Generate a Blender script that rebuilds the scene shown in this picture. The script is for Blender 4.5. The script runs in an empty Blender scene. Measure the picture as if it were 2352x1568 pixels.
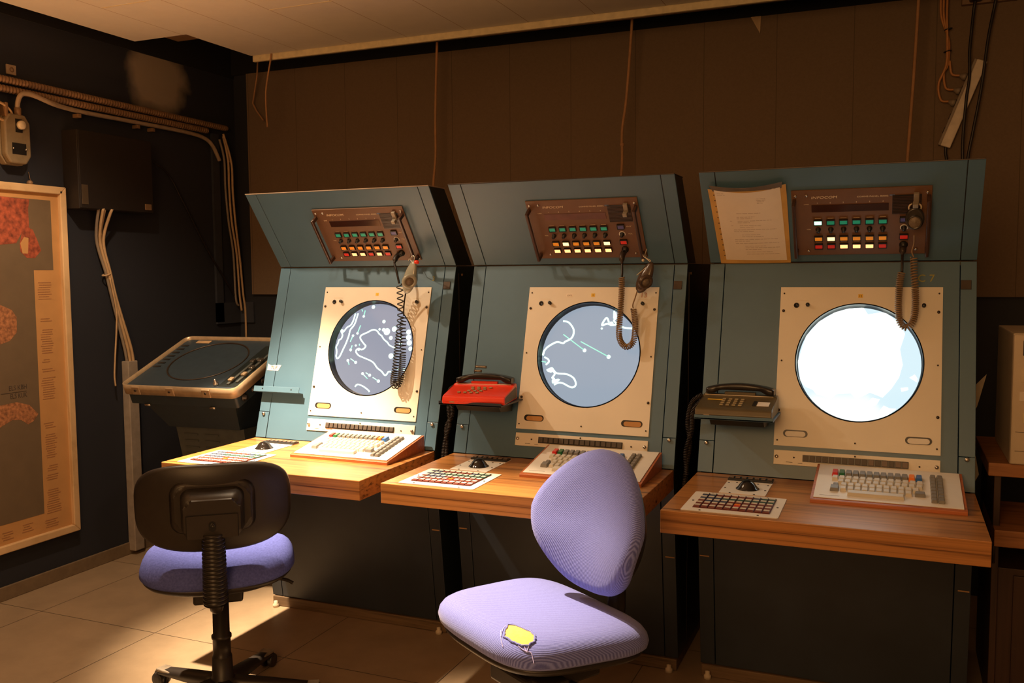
import bpy, bmesh, math, random
from mathutils import Vector, Matrix, noise
random.seed(7)
SC = bpy.context.scene
COL = SC.collection
PI = math.pi

# ------------------------------------------------------------------ materials
def lin(r, g, b):
    f = lambda c: c/12.92 if c <= .04045 else ((c+.055)/1.055)**2.4
    return (f(r/255), f(g/255), f(b/255), 1)

def new_mat(name):
    m = bpy.data.materials.new(name); m.use_nodes = True
    return m, m.node_tree, m.node_tree.nodes['Principled BSDF']

def mat(name, col, rough=.5, metal=0, var=.12, scale=30, bump=0, bscale=200, emit=None, estr=0, trans=0, coat=0, spec=.5):
    m, nt, b = new_mat(name)
    b.inputs['Roughness'].default_value = rough
    b.inputs['Metallic'].default_value = metal
    b.inputs['Transmission Weight'].default_value = trans
    b.inputs['Coat Weight'].default_value = coat
    b.inputs['Specular IOR Level'].default_value = spec
    tc = nt.nodes.new('ShaderNodeTexCoord')
    n = nt.nodes.new('ShaderNodeTexNoise'); n.inputs['Scale'].default_value = scale; n.inputs['Detail'].default_value = 5
    nt.links.new(tc.outputs['Object'], n.inputs['Vector'])
    r = nt.nodes.new('ShaderNodeValToRGB')
    r.color_ramp.elements[0].position = .3; r.color_ramp.elements[1].position = .7
    r.color_ramp.elements[0].color = tuple(c*(1-var) for c in col[:3])+(1,)
    r.color_ramp.elements[1].color = tuple(min(1, c*(1+var)) for c in col[:3])+(1,)
    nt.links.new(n.outputs['Fac'], r.inputs['Fac'])
    nt.links.new(r.outputs['Color'], b.inputs['Base Color'])
    if bump:
        n2 = nt.nodes.new('ShaderNodeTexNoise'); n2.inputs['Scale'].default_value = bscale; n2.inputs['Detail'].default_value = 3
        nt.links.new(tc.outputs['Object'], n2.inputs['Vector'])
        bp = nt.nodes.new('ShaderNodeBump'); bp.inputs['Strength'].default_value = bump; bp.inputs['Distance'].default_value = .002
        nt.links.new(n2.outputs['Fac'], bp.inputs['Height']); nt.links.new(bp.outputs['Normal'], b.inputs['Normal'])
    if emit:
        b.inputs['Emission Color'].default_value = emit; b.inputs['Emission Strength'].default_value = estr
    return m

def math_node(nt, op, a, b=None, c=None):
    n = nt.nodes.new('ShaderNodeMath'); n.operation = op
    for i, v in enumerate((a, b, c)):
        if v is None: continue
        if isinstance(v, (int, float)): n.inputs[i].default_value = v
        else: nt.links.new(v, n.inputs[i])
    return n.outputs[0]

def seam_mask(nt, coord, origin, pitch, half):
    d = math_node(nt, 'SUBTRACT', coord, origin)
    d = math_node(nt, 'DIVIDE', d, pitch)
    d = math_node(nt, 'SUBTRACT', d, math_node(nt, 'ROUND', d))
    d = math_node(nt, 'ABSOLUTE', d)
    return math_node(nt, 'LESS_THAN', d, half/pitch)

def tile_mat(name, col, seamcol, xs, ys, rough, var=.1, scale=4, bump=.15):
    m, nt, b = new_mat(name)
    b.inputs['Roughness'].default_value = rough
    tc = nt.nodes.new('ShaderNodeTexCoord'); sp = nt.nodes.new('ShaderNodeSeparateXYZ')
    nt.links.new(tc.outputs['Object'], sp.inputs[0])
    mask = None
    for ax, spec in (('X', xs), ('Y', ys)):
        if spec:
            k = seam_mask(nt, sp.outputs[ax], *spec)
            mask = k if mask is None else math_node(nt, 'MAXIMUM', mask, k)
    n = nt.nodes.new('ShaderNodeTexNoise'); n.inputs['Scale'].default_value = scale; n.inputs['Detail'].default_value = 8; n.inputs['Roughness'].default_value = .65
    nt.links.new(tc.outputs['Object'], n.inputs['Vector'])
    r = nt.nodes.new('ShaderNodeValToRGB')
    r.color_ramp.elements[0].position = .3; r.color_ramp.elements[1].position = .7
    r.color_ramp.elements[0].color = tuple(c*(1-var) for c in col[:3])+(1,)
    r.color_ramp.elements[1].color = tuple(c*(1+var) for c in col[:3])+(1,)
    nt.links.new(n.outputs['Fac'], r.inputs['Fac'])
    mx = nt.nodes.new('ShaderNodeMix'); mx.data_type = 'RGBA'
    nt.links.new(mask, mx.inputs['Factor']); nt.links.new(r.outputs['Color'], mx.inputs['A']); mx.inputs['B'].default_value = seamcol
    nt.links.new(mx.outputs['Result'], b.inputs['Base Color'])
    n2 = nt.nodes.new('ShaderNodeTexNoise'); n2.inputs['Scale'].default_value = 90
    nt.links.new(tc.outputs['Object'], n2.inputs['Vector'])
    h = math_node(nt, 'SUBTRACT', math_node(nt, 'MULTIPLY', n2.outputs['Fac'], .15), mask)
    bp = nt.nodes.new('ShaderNodeBump'); bp.inputs['Strength'].default_value = bump; bp.inputs['Distance'].default_value = .003
    nt.links.new(h, bp.inputs['Height']); nt.links.new(bp.outputs['Normal'], b.inputs['Normal'])
    return m

def wood_mat(name, base, dark, rough=.35, along=(1.2, 40, 40), coat=.15):
    m, nt, b = new_mat(name)
    b.inputs['Roughness'].default_value = rough; b.inputs['Coat Weight'].default_value = coat
    tc = nt.nodes.new('ShaderNodeTexCoord'); mp = nt.nodes.new('ShaderNodeMapping')
    mp.inputs['Scale'].default_value = along
    nt.links.new(tc.outputs['Object'], mp.inputs['Vector'])
    n = nt.nodes.new('ShaderNodeTexNoise'); n.inputs['Scale'].default_value = 1.6; n.inputs['Detail'].default_value = 7; n.inputs['Roughness'].default_value = .6; n.inputs['Distortion'].default_value = .4
    nt.links.new(mp.outputs[0], n.inputs['Vector'])
    r = nt.nodes.new('ShaderNodeValToRGB'); e = r.color_ramp.elements
    e[0].position = .34; e[0].color = dark
    e[1].position = .52; e[1].color = base
    k = e.new(.42); k.color = tuple(.35*dark[i]+.65*base[i] for i in range(3))+(1,)
    k = e.new(.75); k.color = tuple(min(1, c*1.22) for c in base[:3])+(1,)
    nt.links.new(n.outputs['Fac'], r.inputs['Fac']); nt.links.new(r.outputs['Color'], b.inputs['Base Color'])
    return m

def rib_mat(name, a, c, freq, direction, rough=.95, bump=.5):
    """woven rib cloth: fine wavy ribs"""
    m, nt, b = new_mat(name)
    b.inputs['Roughness'].default_value = rough; b.inputs['Specular IOR Level'].default_value = .15
    b.inputs['Sheen Weight'].default_value = .25; b.inputs['Sheen Roughness'].default_value = .5
    tc = nt.nodes.new('ShaderNodeTexCoord'); mp = nt.nodes.new('ShaderNodeMapping')
    mp.inputs['Rotation'].default_value = direction
    nt.links.new(tc.outputs['Object'], mp.inputs['Vector'])
    w = nt.nodes.new('ShaderNodeTexWave'); w.inputs['Scale'].default_value = freq; w.inputs['Distortion'].default_value = .6; w.inputs['Detail'].default_value = 2; w.inputs['Detail Scale'].default_value = .6
    nt.links.new(mp.outputs[0], w.inputs['Vector'])
    n = nt.nodes.new('ShaderNodeTexNoise'); n.inputs['Scale'].default_value = 260; n.inputs['Detail'].default_value = 4
    nt.links.new(tc.outputs['Object'], n.inputs['Vector'])
    f = math_node(nt, 'ADD', math_node(nt, 'MULTIPLY', w.outputs['Fac'], .55), math_node(nt, 'MULTIPLY', n.outputs['Fac'], .45))
    r = nt.nodes.new('ShaderNodeValToRGB'); r.color_ramp.elements[0].position = .25; r.color_ramp.elements[1].position = .75
    r.color_ramp.elements[0].color = a; r.color_ramp.elements[1].color = c
    nt.links.new(f, r.inputs['Fac']); nt.links.new(r.outputs['Color'], b.inputs['Base Color'])
    bp = nt.nodes.new('ShaderNodeBump'); bp.inputs['Strength'].default_value = bump; bp.inputs['Distance'].default_value = .0015
    nt.links.new(f, bp.inputs['Height']); nt.links.new(bp.outputs['Normal'], b.inputs['Normal'])
    return m

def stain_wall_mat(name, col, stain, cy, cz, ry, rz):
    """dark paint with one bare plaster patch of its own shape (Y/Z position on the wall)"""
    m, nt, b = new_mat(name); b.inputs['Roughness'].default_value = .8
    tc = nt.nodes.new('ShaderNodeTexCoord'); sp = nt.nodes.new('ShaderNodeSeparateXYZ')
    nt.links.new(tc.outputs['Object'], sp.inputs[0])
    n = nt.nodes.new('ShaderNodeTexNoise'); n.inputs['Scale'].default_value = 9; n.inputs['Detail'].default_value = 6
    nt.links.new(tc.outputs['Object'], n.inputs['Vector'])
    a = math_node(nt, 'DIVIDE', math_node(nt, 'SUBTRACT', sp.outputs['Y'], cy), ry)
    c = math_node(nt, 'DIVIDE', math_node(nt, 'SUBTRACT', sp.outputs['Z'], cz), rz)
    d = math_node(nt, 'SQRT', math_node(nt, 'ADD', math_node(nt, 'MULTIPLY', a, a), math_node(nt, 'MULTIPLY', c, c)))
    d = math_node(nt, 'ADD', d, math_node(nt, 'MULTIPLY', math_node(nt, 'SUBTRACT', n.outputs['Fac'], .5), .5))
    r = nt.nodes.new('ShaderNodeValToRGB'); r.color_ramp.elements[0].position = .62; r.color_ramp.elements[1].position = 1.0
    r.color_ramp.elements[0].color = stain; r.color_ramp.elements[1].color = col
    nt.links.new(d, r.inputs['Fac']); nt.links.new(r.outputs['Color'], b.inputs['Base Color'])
    # crack ring in the plaster
    bp = nt.nodes.new('ShaderNodeBump'); bp.inputs['Strength'].default_value = .3; bp.inputs['Distance'].default_value = .004
    nt.links.new(n.outputs['Fac'], bp.inputs['Height']); nt.links.new(bp.outputs['Normal'], b.inputs['Normal'])
    return m

def emis(name, col, s):
    return mat(name, (col[0]*.5, col[1]*.5, col[2]*.5, 1), .4, emit=tuple(col[:3])+(1,), estr=s, var=.02)

M = {}
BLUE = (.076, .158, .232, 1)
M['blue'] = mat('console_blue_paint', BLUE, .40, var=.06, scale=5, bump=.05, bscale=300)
M['blue_dark'] = mat('dark_navy_paint', (.020, .028, .040, 1), .42, var=.2, scale=6, bump=.05)  # separate darker navy paint of the base panels and one shelf
M['black_side'] = mat('black_side_paint', (.012, .018, .018, 1), .4, var=.2)
M['trim_metal'] = mat('dark_trim_metal', (.06, .045, .035, 1), .4, .6)
M['cream'] = mat('cream_panel_paint', (.78, .73, .62, 1), .42, var=.03, scale=8)
M['cream2'] = mat('cream_plate', (.78, .75, .68, 1), .45, var=.02)
M['black'] = mat('black_plastic', (.012, .011, .010, 1), .35)
M['black_matt'] = mat('black_matt', (.008, .007, .007, 1), .8)
M['brownp'] = mat('brown_panel', (.15, .072, .032, 1), .45, var=.06)
M['brownh'] = mat('brown_handle', (.05, .022, .013, 1), .3)
M['screw'] = mat('screw_metal', (.6, .56, .5, 1), .3, 1)
M['text'] = mat('cream_print', (.75, .62, .42, 1), .6, var=.02)
M['text_blue'] = mat('blue_print', (.12, .17, .3, 1), .6, var=.02)
M['text_dark'] = mat('dark_print', (.05, .035, .025, 1), .7, var=.02)
M['yellow'] = mat('yellow_tag', (.8, .5, .04, 1), .6)
M['red_mark'] = mat('red_pencil', (.55, .25, .15, 1), .8)
M['yellow_mark'] = mat('yellow_pencil', (.35, .33, .08, 1), .8)
M['green_btn'] = mat('green_button', (.02, .36, .22, 1), .35, emit=(.0, .5, .28, 1), estr=.14)  # unlit button with a faint glow added to lift its colour
M['amber_btn'] = mat('amber_button', (.85, .28, .02, 1), .35, emit=(1, .35, .02, 1), estr=.24)  # unlit as well, orange brightened by added emission
M['red_btn'] = mat('red_button', (.6, .02, .012, 1), .35, emit=(1, .03, .01, 1), estr=.12)  # unlit red, slight emission added for brightness
M['blue_btn'] = mat('violet_blue_button', (.10, .10, .35, 1), .35)
M['green_lit'] = emis('green_lit_button', (.45, 1, .62), 2)
M['amber_lit'] = emis('amber_lit_button', (1, .55, .20), 3)
M['red_lit'] = emis('red_lit_button', (1, .30, .11), 3.2)
M['display'] = mat('dark_red_display', (.03, .006, .005, 1), .15)
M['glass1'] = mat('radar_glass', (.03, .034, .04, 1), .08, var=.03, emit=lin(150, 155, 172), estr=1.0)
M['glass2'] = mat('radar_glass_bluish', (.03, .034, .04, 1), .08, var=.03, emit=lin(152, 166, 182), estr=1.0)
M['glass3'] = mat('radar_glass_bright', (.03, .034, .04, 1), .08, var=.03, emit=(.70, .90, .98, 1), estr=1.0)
M['trace'] = emis('phosphor_trace', (.62, 1.0, .80), 1.9)
M['trace_thin'] = emis('phosphor_vector', (.34, .85, .66), 1.1)
M['flood'] = emis('phosphor_flood', (.86, 1.0, .95), 2.6)
M['desk'] = wood_mat('teak_laminate', (.43, .185, .052, 1), (.10, .032, .008, 1), .3, (.7, 26, 60))
M['case'] = wood_mat('orange_wood', (.42, .12, .035, 1), (.25, .06, .02, 1), .4, (3, 60, 60))
M['key_grey'] = mat('grey_key', (.21, .20, .18, 1), .45)
M['key_white'] = mat('ivory_key', (.62, .58, .49, 1), .45, var=.03)
M['key_red'] = mat('red_key', (.6, .025, .02, 1), .3)
M['key_green'] = mat('green_key', (.015, .15, .05, 1), .3)
M['key_orange'] = mat('orange_key', (.9, .22, .02, 1), .35)
M['key_blue'] = mat('blue_key', (.03, .14, .42, 1), .35)
M['pad_red'] = mat('maroon_keypad', (.15, .03, .02, 1), .5, var=.05)
M['ball'] = mat('black_ball', (.012, .010, .009, 1), .08, spec=.7)
M['btn_dark'] = mat('dark_square_button', (.075, .058, .045, 1), .5)
M['btn_dim'] = mat('worn_square_button', (.17, .12, .09, 1), .5)
M['phone_red'] = mat('red_phone_plastic', (.78, .045, .018, 1), .3, var=.03)
M['phone_olive'] = mat('olive_phone_plastic', (.10, .075, .035, 1), .35, var=.05)
M['phone_side'] = mat('grey_phone_side', (.10, .085, .06, 1), .6)
M['bakelite'] = mat('black_handset', (.015, .011, .009, 1), .28)
M['cord_tan'] = mat('tan_coil_cord', (.26, .17, .09, 1), .5)
M['cord_black'] = mat('black_coil_cord', (.014, .010, .008, 1), .4)
M['cord_brown'] = mat('brown_coil_cord', (.022, .015, .011, 1), .45)
M['capsule_clear'] = mat('translucent_grey_plastic', (.30, .30, .24, 1), .18, var=.05, coat=.3)
M['capsule_brown'] = mat('brown_plastic_wrap', (.07, .045, .03, 1), .2, var=.3, scale=60, bump=.5, bscale=60)
M['capsule_black'] = mat('black_earpiece', (.03, .026, .022, 1), .22)
M['mesh_disc'] = mat('earpiece_grille', (.16, .12, .08, 1), .45, var=.35, scale=400)
M['string'] = mat('pale_string', (.6, .5, .35, 1), .8)
M['paper'] = mat('cream_page', (.76, .68, .56, 1), .75, var=.02)
M['sleeve'] = mat('amber_sleeve', (.55, .33, .09, 1), .35, var=.15, scale=12)
M['film'] = mat('smoky_film', (.14, .11, .085, 1), .25)
M['print_grey'] = mat('grey_print', (.42, .33, .25, 1), .8, var=.2, scale=300)
M['tape'] = mat('masking_tape', (.85, .78, .66, 1), .7)
M['map_frame'] = wood_mat('pale_map_frame', (.62, .42, .22, 1), (.5, .32, .15, 1), .55, (30, 3, 3), 0)
M['map_margin'] = mat('tan_map_margin', (.50, .26, .09, 1), .8, var=.06, scale=10)
M['map_sea'] = mat('grey_map_sea', (.14, .095, .052, 1), .8, var=.06, scale=14)
M['map_land'] = mat('orange_map_land', (.33, .135, .055, 1), .8, var=.5, scale=70)
M['map_red'] = mat('red_map_land', (.30, .065, .028, 1), .8, var=.6, scale=45)
M['map_print'] = mat('brown_map_print', (.33, .15, .06, 1), .8, var=.25, scale=200)
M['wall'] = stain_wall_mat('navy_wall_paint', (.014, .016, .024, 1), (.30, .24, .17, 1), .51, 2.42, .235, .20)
M['wall2'] = mat('navy_back_wall', (.013, .015, .021, 1), .7, var=.15, scale=3)
M['void'] = mat('black_void', (.003, .003, .003, 1), .9)
M['board'] = tile_mat('brown_fibre_panel', (.17, .115, .07, 1), (.11, .075, .045, 1), (.29, .325, .0018), None, .9, .08, 120, .1)
M['floor'] = tile_mat('beige_floor_tile', (.32, .235, .15, 1), (.04, .028, .018, 1), (-.243, .6215, .0016), (-.545, .6215, .0016), .38, .13, 5, .2)
M['ceil'] = tile_mat('white_ceiling_tile', (.72, .68, .60, 1), (.46, .36, .25, 1), (-.092, .317, .002), None, .8, .03, 12, .1)
M['fascia'] = mat('cream_fascia', (.70, .60, .38, 1), .5)
M['skirt'] = mat('brown_skirting', (.17, .12, .07, 1), .6)
M['conduit'] = mat('tan_conduit', (.20, .115, .055, 1), .5)
M['pipe'] = mat('grey_pipe', (.33, .25, .17, 1), .45)
M['cable'] = mat('beige_cable', (.45, .30, .16, 1), .5)
M['cable_grey'] = mat('grey_cable', (.24, .19, .14, 1), .5)
M['cable_orange'] = mat('orange_cable', (.5, .22, .07, 1), .5)
M['rope'] = mat('tan_cord', (.38, .20, .09, 1), .7)
M['cabinet'] = mat('dark_brown_cabinet', (.012, .008, .006, 1), .6)
M['socket'] = mat('olive_grey_enamel', (.20, .15, .085, 1), .35)
M['bakewhite'] = mat('ivory_plastic', (.62, .52, .36, 1), .4)
M['strip_white'] = mat('white_power_strip', (.62, .52, .40, 1), .4)
M['duct'] = mat('grey_duct', (.30, .25, .20, 1), .5)
M['alu'] = mat('tan_alloy_rim', (.42, .31, .19, 1), .35, .35)
M['unit_blue'] = mat('dark_blue_unit', (.018, .032, .045, 1), .55)
M['unit_grey'] = mat('grey_green_unit', (.07, .08, .075, 1), .5)
M['unit_glass'] = mat('dark_amber_glass', (.025, .017, .009, 1), .12)
M['pc'] = mat('beige_computer', (.60, .50, .36, 1), .5, var=.03)
M['pc_dark'] = mat('dark_drive_bay', (.02, .018, .016, 1), .5)
M['shelfwood'] = wood_mat('orange_shelf_wood', (.40, .17, .06, 1), (.22, .08, .025, 1), .5, (2, 30, 30), 0)
M['dark_wood'] = wood_mat('dark_desk_wood', (.05, .022, .012, 1), (.025, .01, .006, 1), .5, (30, 30, 2), 0)
M['plinthwood'] = wood_mat('worn_plinth_wood', (.16, .10, .05, 1), (.06, .035, .018, 1), .7, (2, 40, 60), 0)
M['fabric1'] = mat('blue_wool', (.085, .105, .36, 1), .95, var=.2, scale=160, bump=.35, bscale=420, spec=.15)
M['fabric2'] = rib_mat('blue_rib_wool', (.095, .11, .38, 1), (.22, .26, .66, 1), 78, (.35, .2, .62), bump=.4)
M['chair_black'] = mat('black_chair_plastic', (.022, .017, .014, 1), .42, var=.1, bump=.12, bscale=500)
M['rubber'] = mat('black_bellows', (.014, .011, .009, 1), .35)
M['chair_metal'] = mat('dark_chair_metal', (.03, .024, .02, 1), .35, .3)
M['worn'] = mat('worn_grey_plastic', (.24, .20, .15, 1), .5, var=.3)
M['foam'] = mat('yellow_foam', (.85, .50, .12, 1), .95, var=.12, scale=90, bump=.6, bscale=90)
M['white_rubber'] = mat('pale_rubber_foot', (.6, .5, .36, 1), .6)
M['clip'] = mat('dull_clip_metal', (.30, .26, .20, 1), .5, .3)
M['redled'] = emis('small_red_lamp', (1, .12, .05), 2)
M['chip'] = mat('bare_wood_chip', (.42, .24, .09, 1), .8)

# ------------------------------------------------------------------ mesh builder
class MB:
    def __init__(s, F=None):
        s.bm = bmesh.new(); s.F = F or Matrix(); s.mi = 0
    def v(s, p): return s.bm.verts.new(s.F @ Vector(p))
    def face(s, vs, smooth=False):
        try:
            f = s.bm.faces.new(vs); f.material_index = s.mi; f.smooth = smooth; return f
        except ValueError: return None
    def box(s, x0, x1, y0, y1, z0, z1, bev=0, seg=2):
        P = [s.v((x, y, z)) for z in (z0, z1) for y in (y0, y1) for x in (x0, x1)]
        fs = [s.face([P[i] for i in q]) for q in ((0,2,3,1),(4,5,7,6),(0,1,5,4),(2,6,7,3),(0,4,6,2),(1,3,7,5))]
        if bev:
            es = list({e for f in fs for e in f.edges})
            r = bmesh.ops.bevel(s.bm, geom=es, offset=bev, segments=seg, affect='EDGES', profile=.5)
            for f in r['faces']: f.material_index = s.mi
        return s
    def prism(s, poly, d0, d1, fn=None, bev=0, caps=True):
        """poly of 2D points extruded between d0 and d1; fn(a,b,d)->xyz"""
        fn = fn or (lambda a, b, d: (a, b, d))
        A = [s.v(fn(a, b, d0)) for a, b in poly]; B = [s.v(fn(a, b, d1)) for a, b in poly]
        n = len(poly); fs = []
        for i in range(n): fs.append(s.face([A[i], A[(i+1) % n], B[(i+1) % n], B[i]]))
        if caps: fs += [s.face(A[::-1]), s.face(B)]
        fs = [f for f in fs if f]
        if bev:
            es = list({e for f in fs for e in f.edges})
            r = bmesh.ops.bevel(s.bm, geom=es, offset=bev, segments=2, affect='EDGES', profile=.5)
            for f in r['faces']: f.material_index = s.mi
        return s
    def sheet(s, grid, smooth=True, thick=None):
        V = [[s.v(p) for p in row] for row in grid]
        for i in range(len(V)-1):
            for j in range(len(V[0])-1):
                s.face([V[i][j], V[i][j+1], V[i+1][j+1], V[i+1][j]], smooth)
        return s
    def tube(s, pts, r, n=10, closed=False, caps=True):
        P = [Vector(p) for p in pts]; N = len(P)
        rad = r if isinstance(r, (list, tuple)) else [r]*N
        T = []
        for i in range(N):
            a = P[(i-1) % N] if (closed or i > 0) else P[i]; b = P[(i+1) % N] if (closed or i < N-1) else P[i]
            t = b-a; T.append(t.normalized() if t.length > 1e-9 else Vector((0, 0, 1)))
        up = Vector((0, 0, 1)) if abs(T[0].z) < .9 else Vector((1, 0, 0))
        nrm = (up - T[0]*up.dot(T[0])).normalized(); rings = []
        for i in range(N):
            nrm = nrm - T[i]*nrm.dot(T[i])
            if nrm.length < 1e-6: nrm = T[i].orthogonal()
            nrm.normalize(); bn = T[i].cross(nrm)
            rings.append([s.v(P[i] + (nrm*math.cos(2*PI*k/n) + bn*math.sin(2*PI*k/n))*rad[i]) for k in range(n)])
        for i in range(N if closed else N-1):
            a, b = rings[i], rings[(i+1) % N]
            for k in range(n): s.face([a[k], a[(k+1) % n], b[(k+1) % n], b[k]], True)
        if caps and not closed:
            s.face(rings[0][::-1]); s.face(rings[-1])
        return s
    def lathe(s, prof, n=32, M4=None, caps=True):
        """prof list (r, h) about local z of M4"""
        M4 = M4 or Matrix(); rings = []
        for r, h in prof:
            rings.append([s.v(M4 @ Vector((r*math.cos(2*PI*k/n), r*math.sin(2*PI*k/n), h))) for k in range(n)] if r > 1e-6 else [s.v(M4 @ Vector((0, 0, h)))])
        for a, b in zip(rings, rings[1:]):
            for k in range(n):
                if len(a) == 1 and len(b) == 1: continue
                if len(a) == 1: s.face([a[0], b[k], b[(k+1) % n]][::1], True)
                elif len(b) == 1: s.face([a[k], a[(k+1) % n], b[0]], True)
                else: s.face([a[k], a[(k+1) % n], b[(k+1) % n], b[k]], True)
        if caps:
            if len(rings[0]) > 1: s.face(rings[0][::-1])
            if len(rings[-1]) > 1: s.face(rings[-1])
        return s
    def cyl(s, p0, p1, r, n=20):
        return s.tube([p0, p1], r, n)
    def mesh(s, name, mats, recalc=True):
        if recalc: bmesh.ops.recalc_face_normals(s.bm, faces=s.bm.faces[:])
        me = bpy.data.meshes.new(name); s.bm.to_mesh(me); s.bm.free()
        for m in (mats if isinstance(mats, (list, tuple)) else [mats]): me.materials.append(m)
        return me
    def build(s, name, mats, parent=None, recalc=True):
        return link(name, s.mesh(name, mats, recalc), parent)

def link(name, me, parent=None, loc=None, label=None):
    o = bpy.data.objects.new(name, me); COL.objects.link(o)
    if parent is not None: o.parent = parent
    if loc: o.location = loc
    if label: o['label'] = label
    return o

def tag(o, label=None, cat=None, group=None, kind=None):
    if label: o['label'] = label
    if cat: o['category'] = cat
    if group: o['group'] = group
    if kind: o['kind'] = kind
    return o

def thing(name, label, cat, loc=(0, 0, 0), rz=0, group=None):
    o = bpy.data.objects.new(name, None); COL.objects.link(o)
    o.location = loc; o.rotation_euler = (0, 0, rz); o.empty_display_size = .05
    return tag(o, label, cat, group)

def place(o, M4):
    """repeat of a small part: same mesh, its own object, set by a matrix in the parent's frame"""
    o.matrix_local = M4; return o

def text_mesh(name, body, size, mats, F, parent, u, v, w=.0015, width=None, align='LEFT', shear=0):
    c = bpy.data.curves.new(name, 'FONT'); c.body = body; c.size = size; c.align_x = align; c.shear = shear
    c.extrude = .0003
    tmp = bpy.data.objects.new(name, c); COL.objects.link(tmp)
    bpy.context.view_layer.update()
    me = bpy.data.meshes.new_from_object(tmp.evaluated_get(bpy.context.evaluated_depsgraph_get()))
    bpy.data.objects.remove(tmp); bpy.data.curves.remove(c)
    xs = [q.co.x for q in me.vertices]
    k = width/(max(xs)-min(xs)) if (width and xs) else 1
    for q in me.vertices: q.co = F @ Vector((u + q.co.x*k, v + q.co.y, w + q.co.z))
    me.materials.clear(); me.materials.append(mats)
    return link(name, me, parent)

def smooth_path(pts, n=8):
    P = [Vector(p) for p in pts]; out = []
    for i in range(len(P)-1):
        p0, p1, p2, p3 = P[max(i-1, 0)], P[i], P[i+1], P[min(i+2, len(P)-1)]
        for k in range(n):
            t = k/n
            out.append(.5*((2*p1)+(p2-p0)*t+(2*p0-5*p1+4*p2-p3)*t*t+(3*p1-p0-3*p2+p3)*t**3))
    out.append(P[-1]); return out

def resample(P, step):
    out = [P[0].copy()]; acc = 0
    for a, b in zip(P, P[1:]):
        L = (b-a).length
        if L < 1e-9: continue
        d = step-acc
        while d <= L: out.append(a+(b-a)*(d/L)); d += step
        acc = (acc+L) % step
    return out

def coil(pts, rc, pitch, per=9):
    """helix about a smoothed path; pitch may be a function of 0..1"""
    P = resample(smooth_path(pts, 14), .0012); out = []; ph = 0
    nrm = Vector((0, 1, 0))
    for i in range(1, len(P)-1):
        t = (P[i+1]-P[i-1]).normalized(); nrm = (nrm-t*nrm.dot(t)).normalized(); bn = t.cross(nrm)
        pt = pitch(i/len(P)) if callable(pitch) else pitch
        steps = max(1, int(math.ceil(.0012/pt*per)))
        for k in range(steps):
            ph += 2*PI*.0012/pt/steps
            q = P[i]+(P[i+1]-P[i])*(k/steps)
            out.append(q+(nrm*math.cos(ph)+bn*math.sin(ph))*rc)
    return out

def frame(o, ex, ey, ez):
    m = Matrix.Identity(4)
    for i in range(3):
        m[i][0], m[i][1], m[i][2], m[i][3] = ex[i], ey[i], ez[i], o[i]
    return m

def stadium(cx, cy, hw, r, n=10):
    return [(cx+hw+r*math.cos(-PI/2+PI*k/n), cy+r*math.sin(-PI/2+PI*k/n)) for k in range(n+1)] + [(cx-hw+r*math.cos(PI/2+PI*k/n), cy+r*math.sin(PI/2+PI*k/n)) for k in range(n+1)]

def rrect(x0, x1, y0, y1, r, n=5):
    out = []
    for cx, cy, a in ((x1-r, y0+r, -PI/2), (x1-r, y1-r, 0), (x0+r, y1-r, PI/2), (x0+r, y0+r, PI)):
        out += [(cx+r*math.cos(a+PI/2*k/n), cy+r*math.sin(a+PI/2*k/n)) for k in range(n+1)]
    return out

# ------------------------------------------------------------------ the room
LW, BW, CZ = -1.13, 1.10, 2.55
def struct(name, bm, m):
    return tag(bm.build(name, m), kind='structure')
struct('floor', MB().box(-1.4, 4.2, -4.4, 1.3, -.08, 0), M['floor'])
struct('wall_left', MB().box(LW-.12, LW, -4.4, BW+.12, 0, 3.02), M['wall'])
struct('wall_back', MB().box(LW, 4.2, BW, BW+.12, 0, 3.02), M['wall2'])
struct('trim_1', MB().box(LW, LW+.006, -4.4, BW, 2.535, 3.0), M['void'])          # black band above the left wall
struct('trim_2', MB().box(LW+.006, 4.2, BW-.024, BW, 2.553, 3.0), M['void'])        # black band above the panelling
struct('trim_3', MB().box(-1.022, 4.2, BW-.022, BW, 1.295, 2.553), M['board'])     # brown fibre panelling
cb = MB(); cb.prism([(-1.025, -4.4), (4.2, -4.4), (4.2, .73), (-.705, .73), (-.705, .255), (-1.025, .255)], CZ, CZ+.02)
struct('ceiling', cb, M['ceil'])
struct('ceiling_void', MB().box(LW, 4.2, -4.4, BW, 3.0, 3.02), M['void']).name = 'trim_4'
struct('trim_5', MB().box(-.70, 4.2, .735, .752, CZ-.030, CZ+.03, .002), M['fascia'])
struct('trim_6', MB().box(-.68, 4.2, .80, .83, CZ-.012, CZ+.10), mat('dark_grey_rail', (.03, .028, .024, 1), .6))
struct('baseboard_left', MB().box(LW, LW+.012, -4.4, BW, 0, .062, .003), M['skirt'])
b = MB(); b.box(LW, LW+.014, .89, .945, 1.14, 2.2); b.box(LW, LW+.014, .89, 1.10, 1.13, 1.25); b.box(LW+.014, -1.022, BW-.014, BW, 1.13, 1.25)
struct('trim_7', b, mat('navy_corner_board', (.03, .034, .045, 1), .6))
# light slit between two ceiling tiles
b = MB(); b.box(-.09, .226, .083, .089, CZ-.0012, CZ); b.box(-.72, -.46, -.232, -.226, CZ-.0012, CZ)
struct('trim_8', b, M['fascia'])

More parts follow.
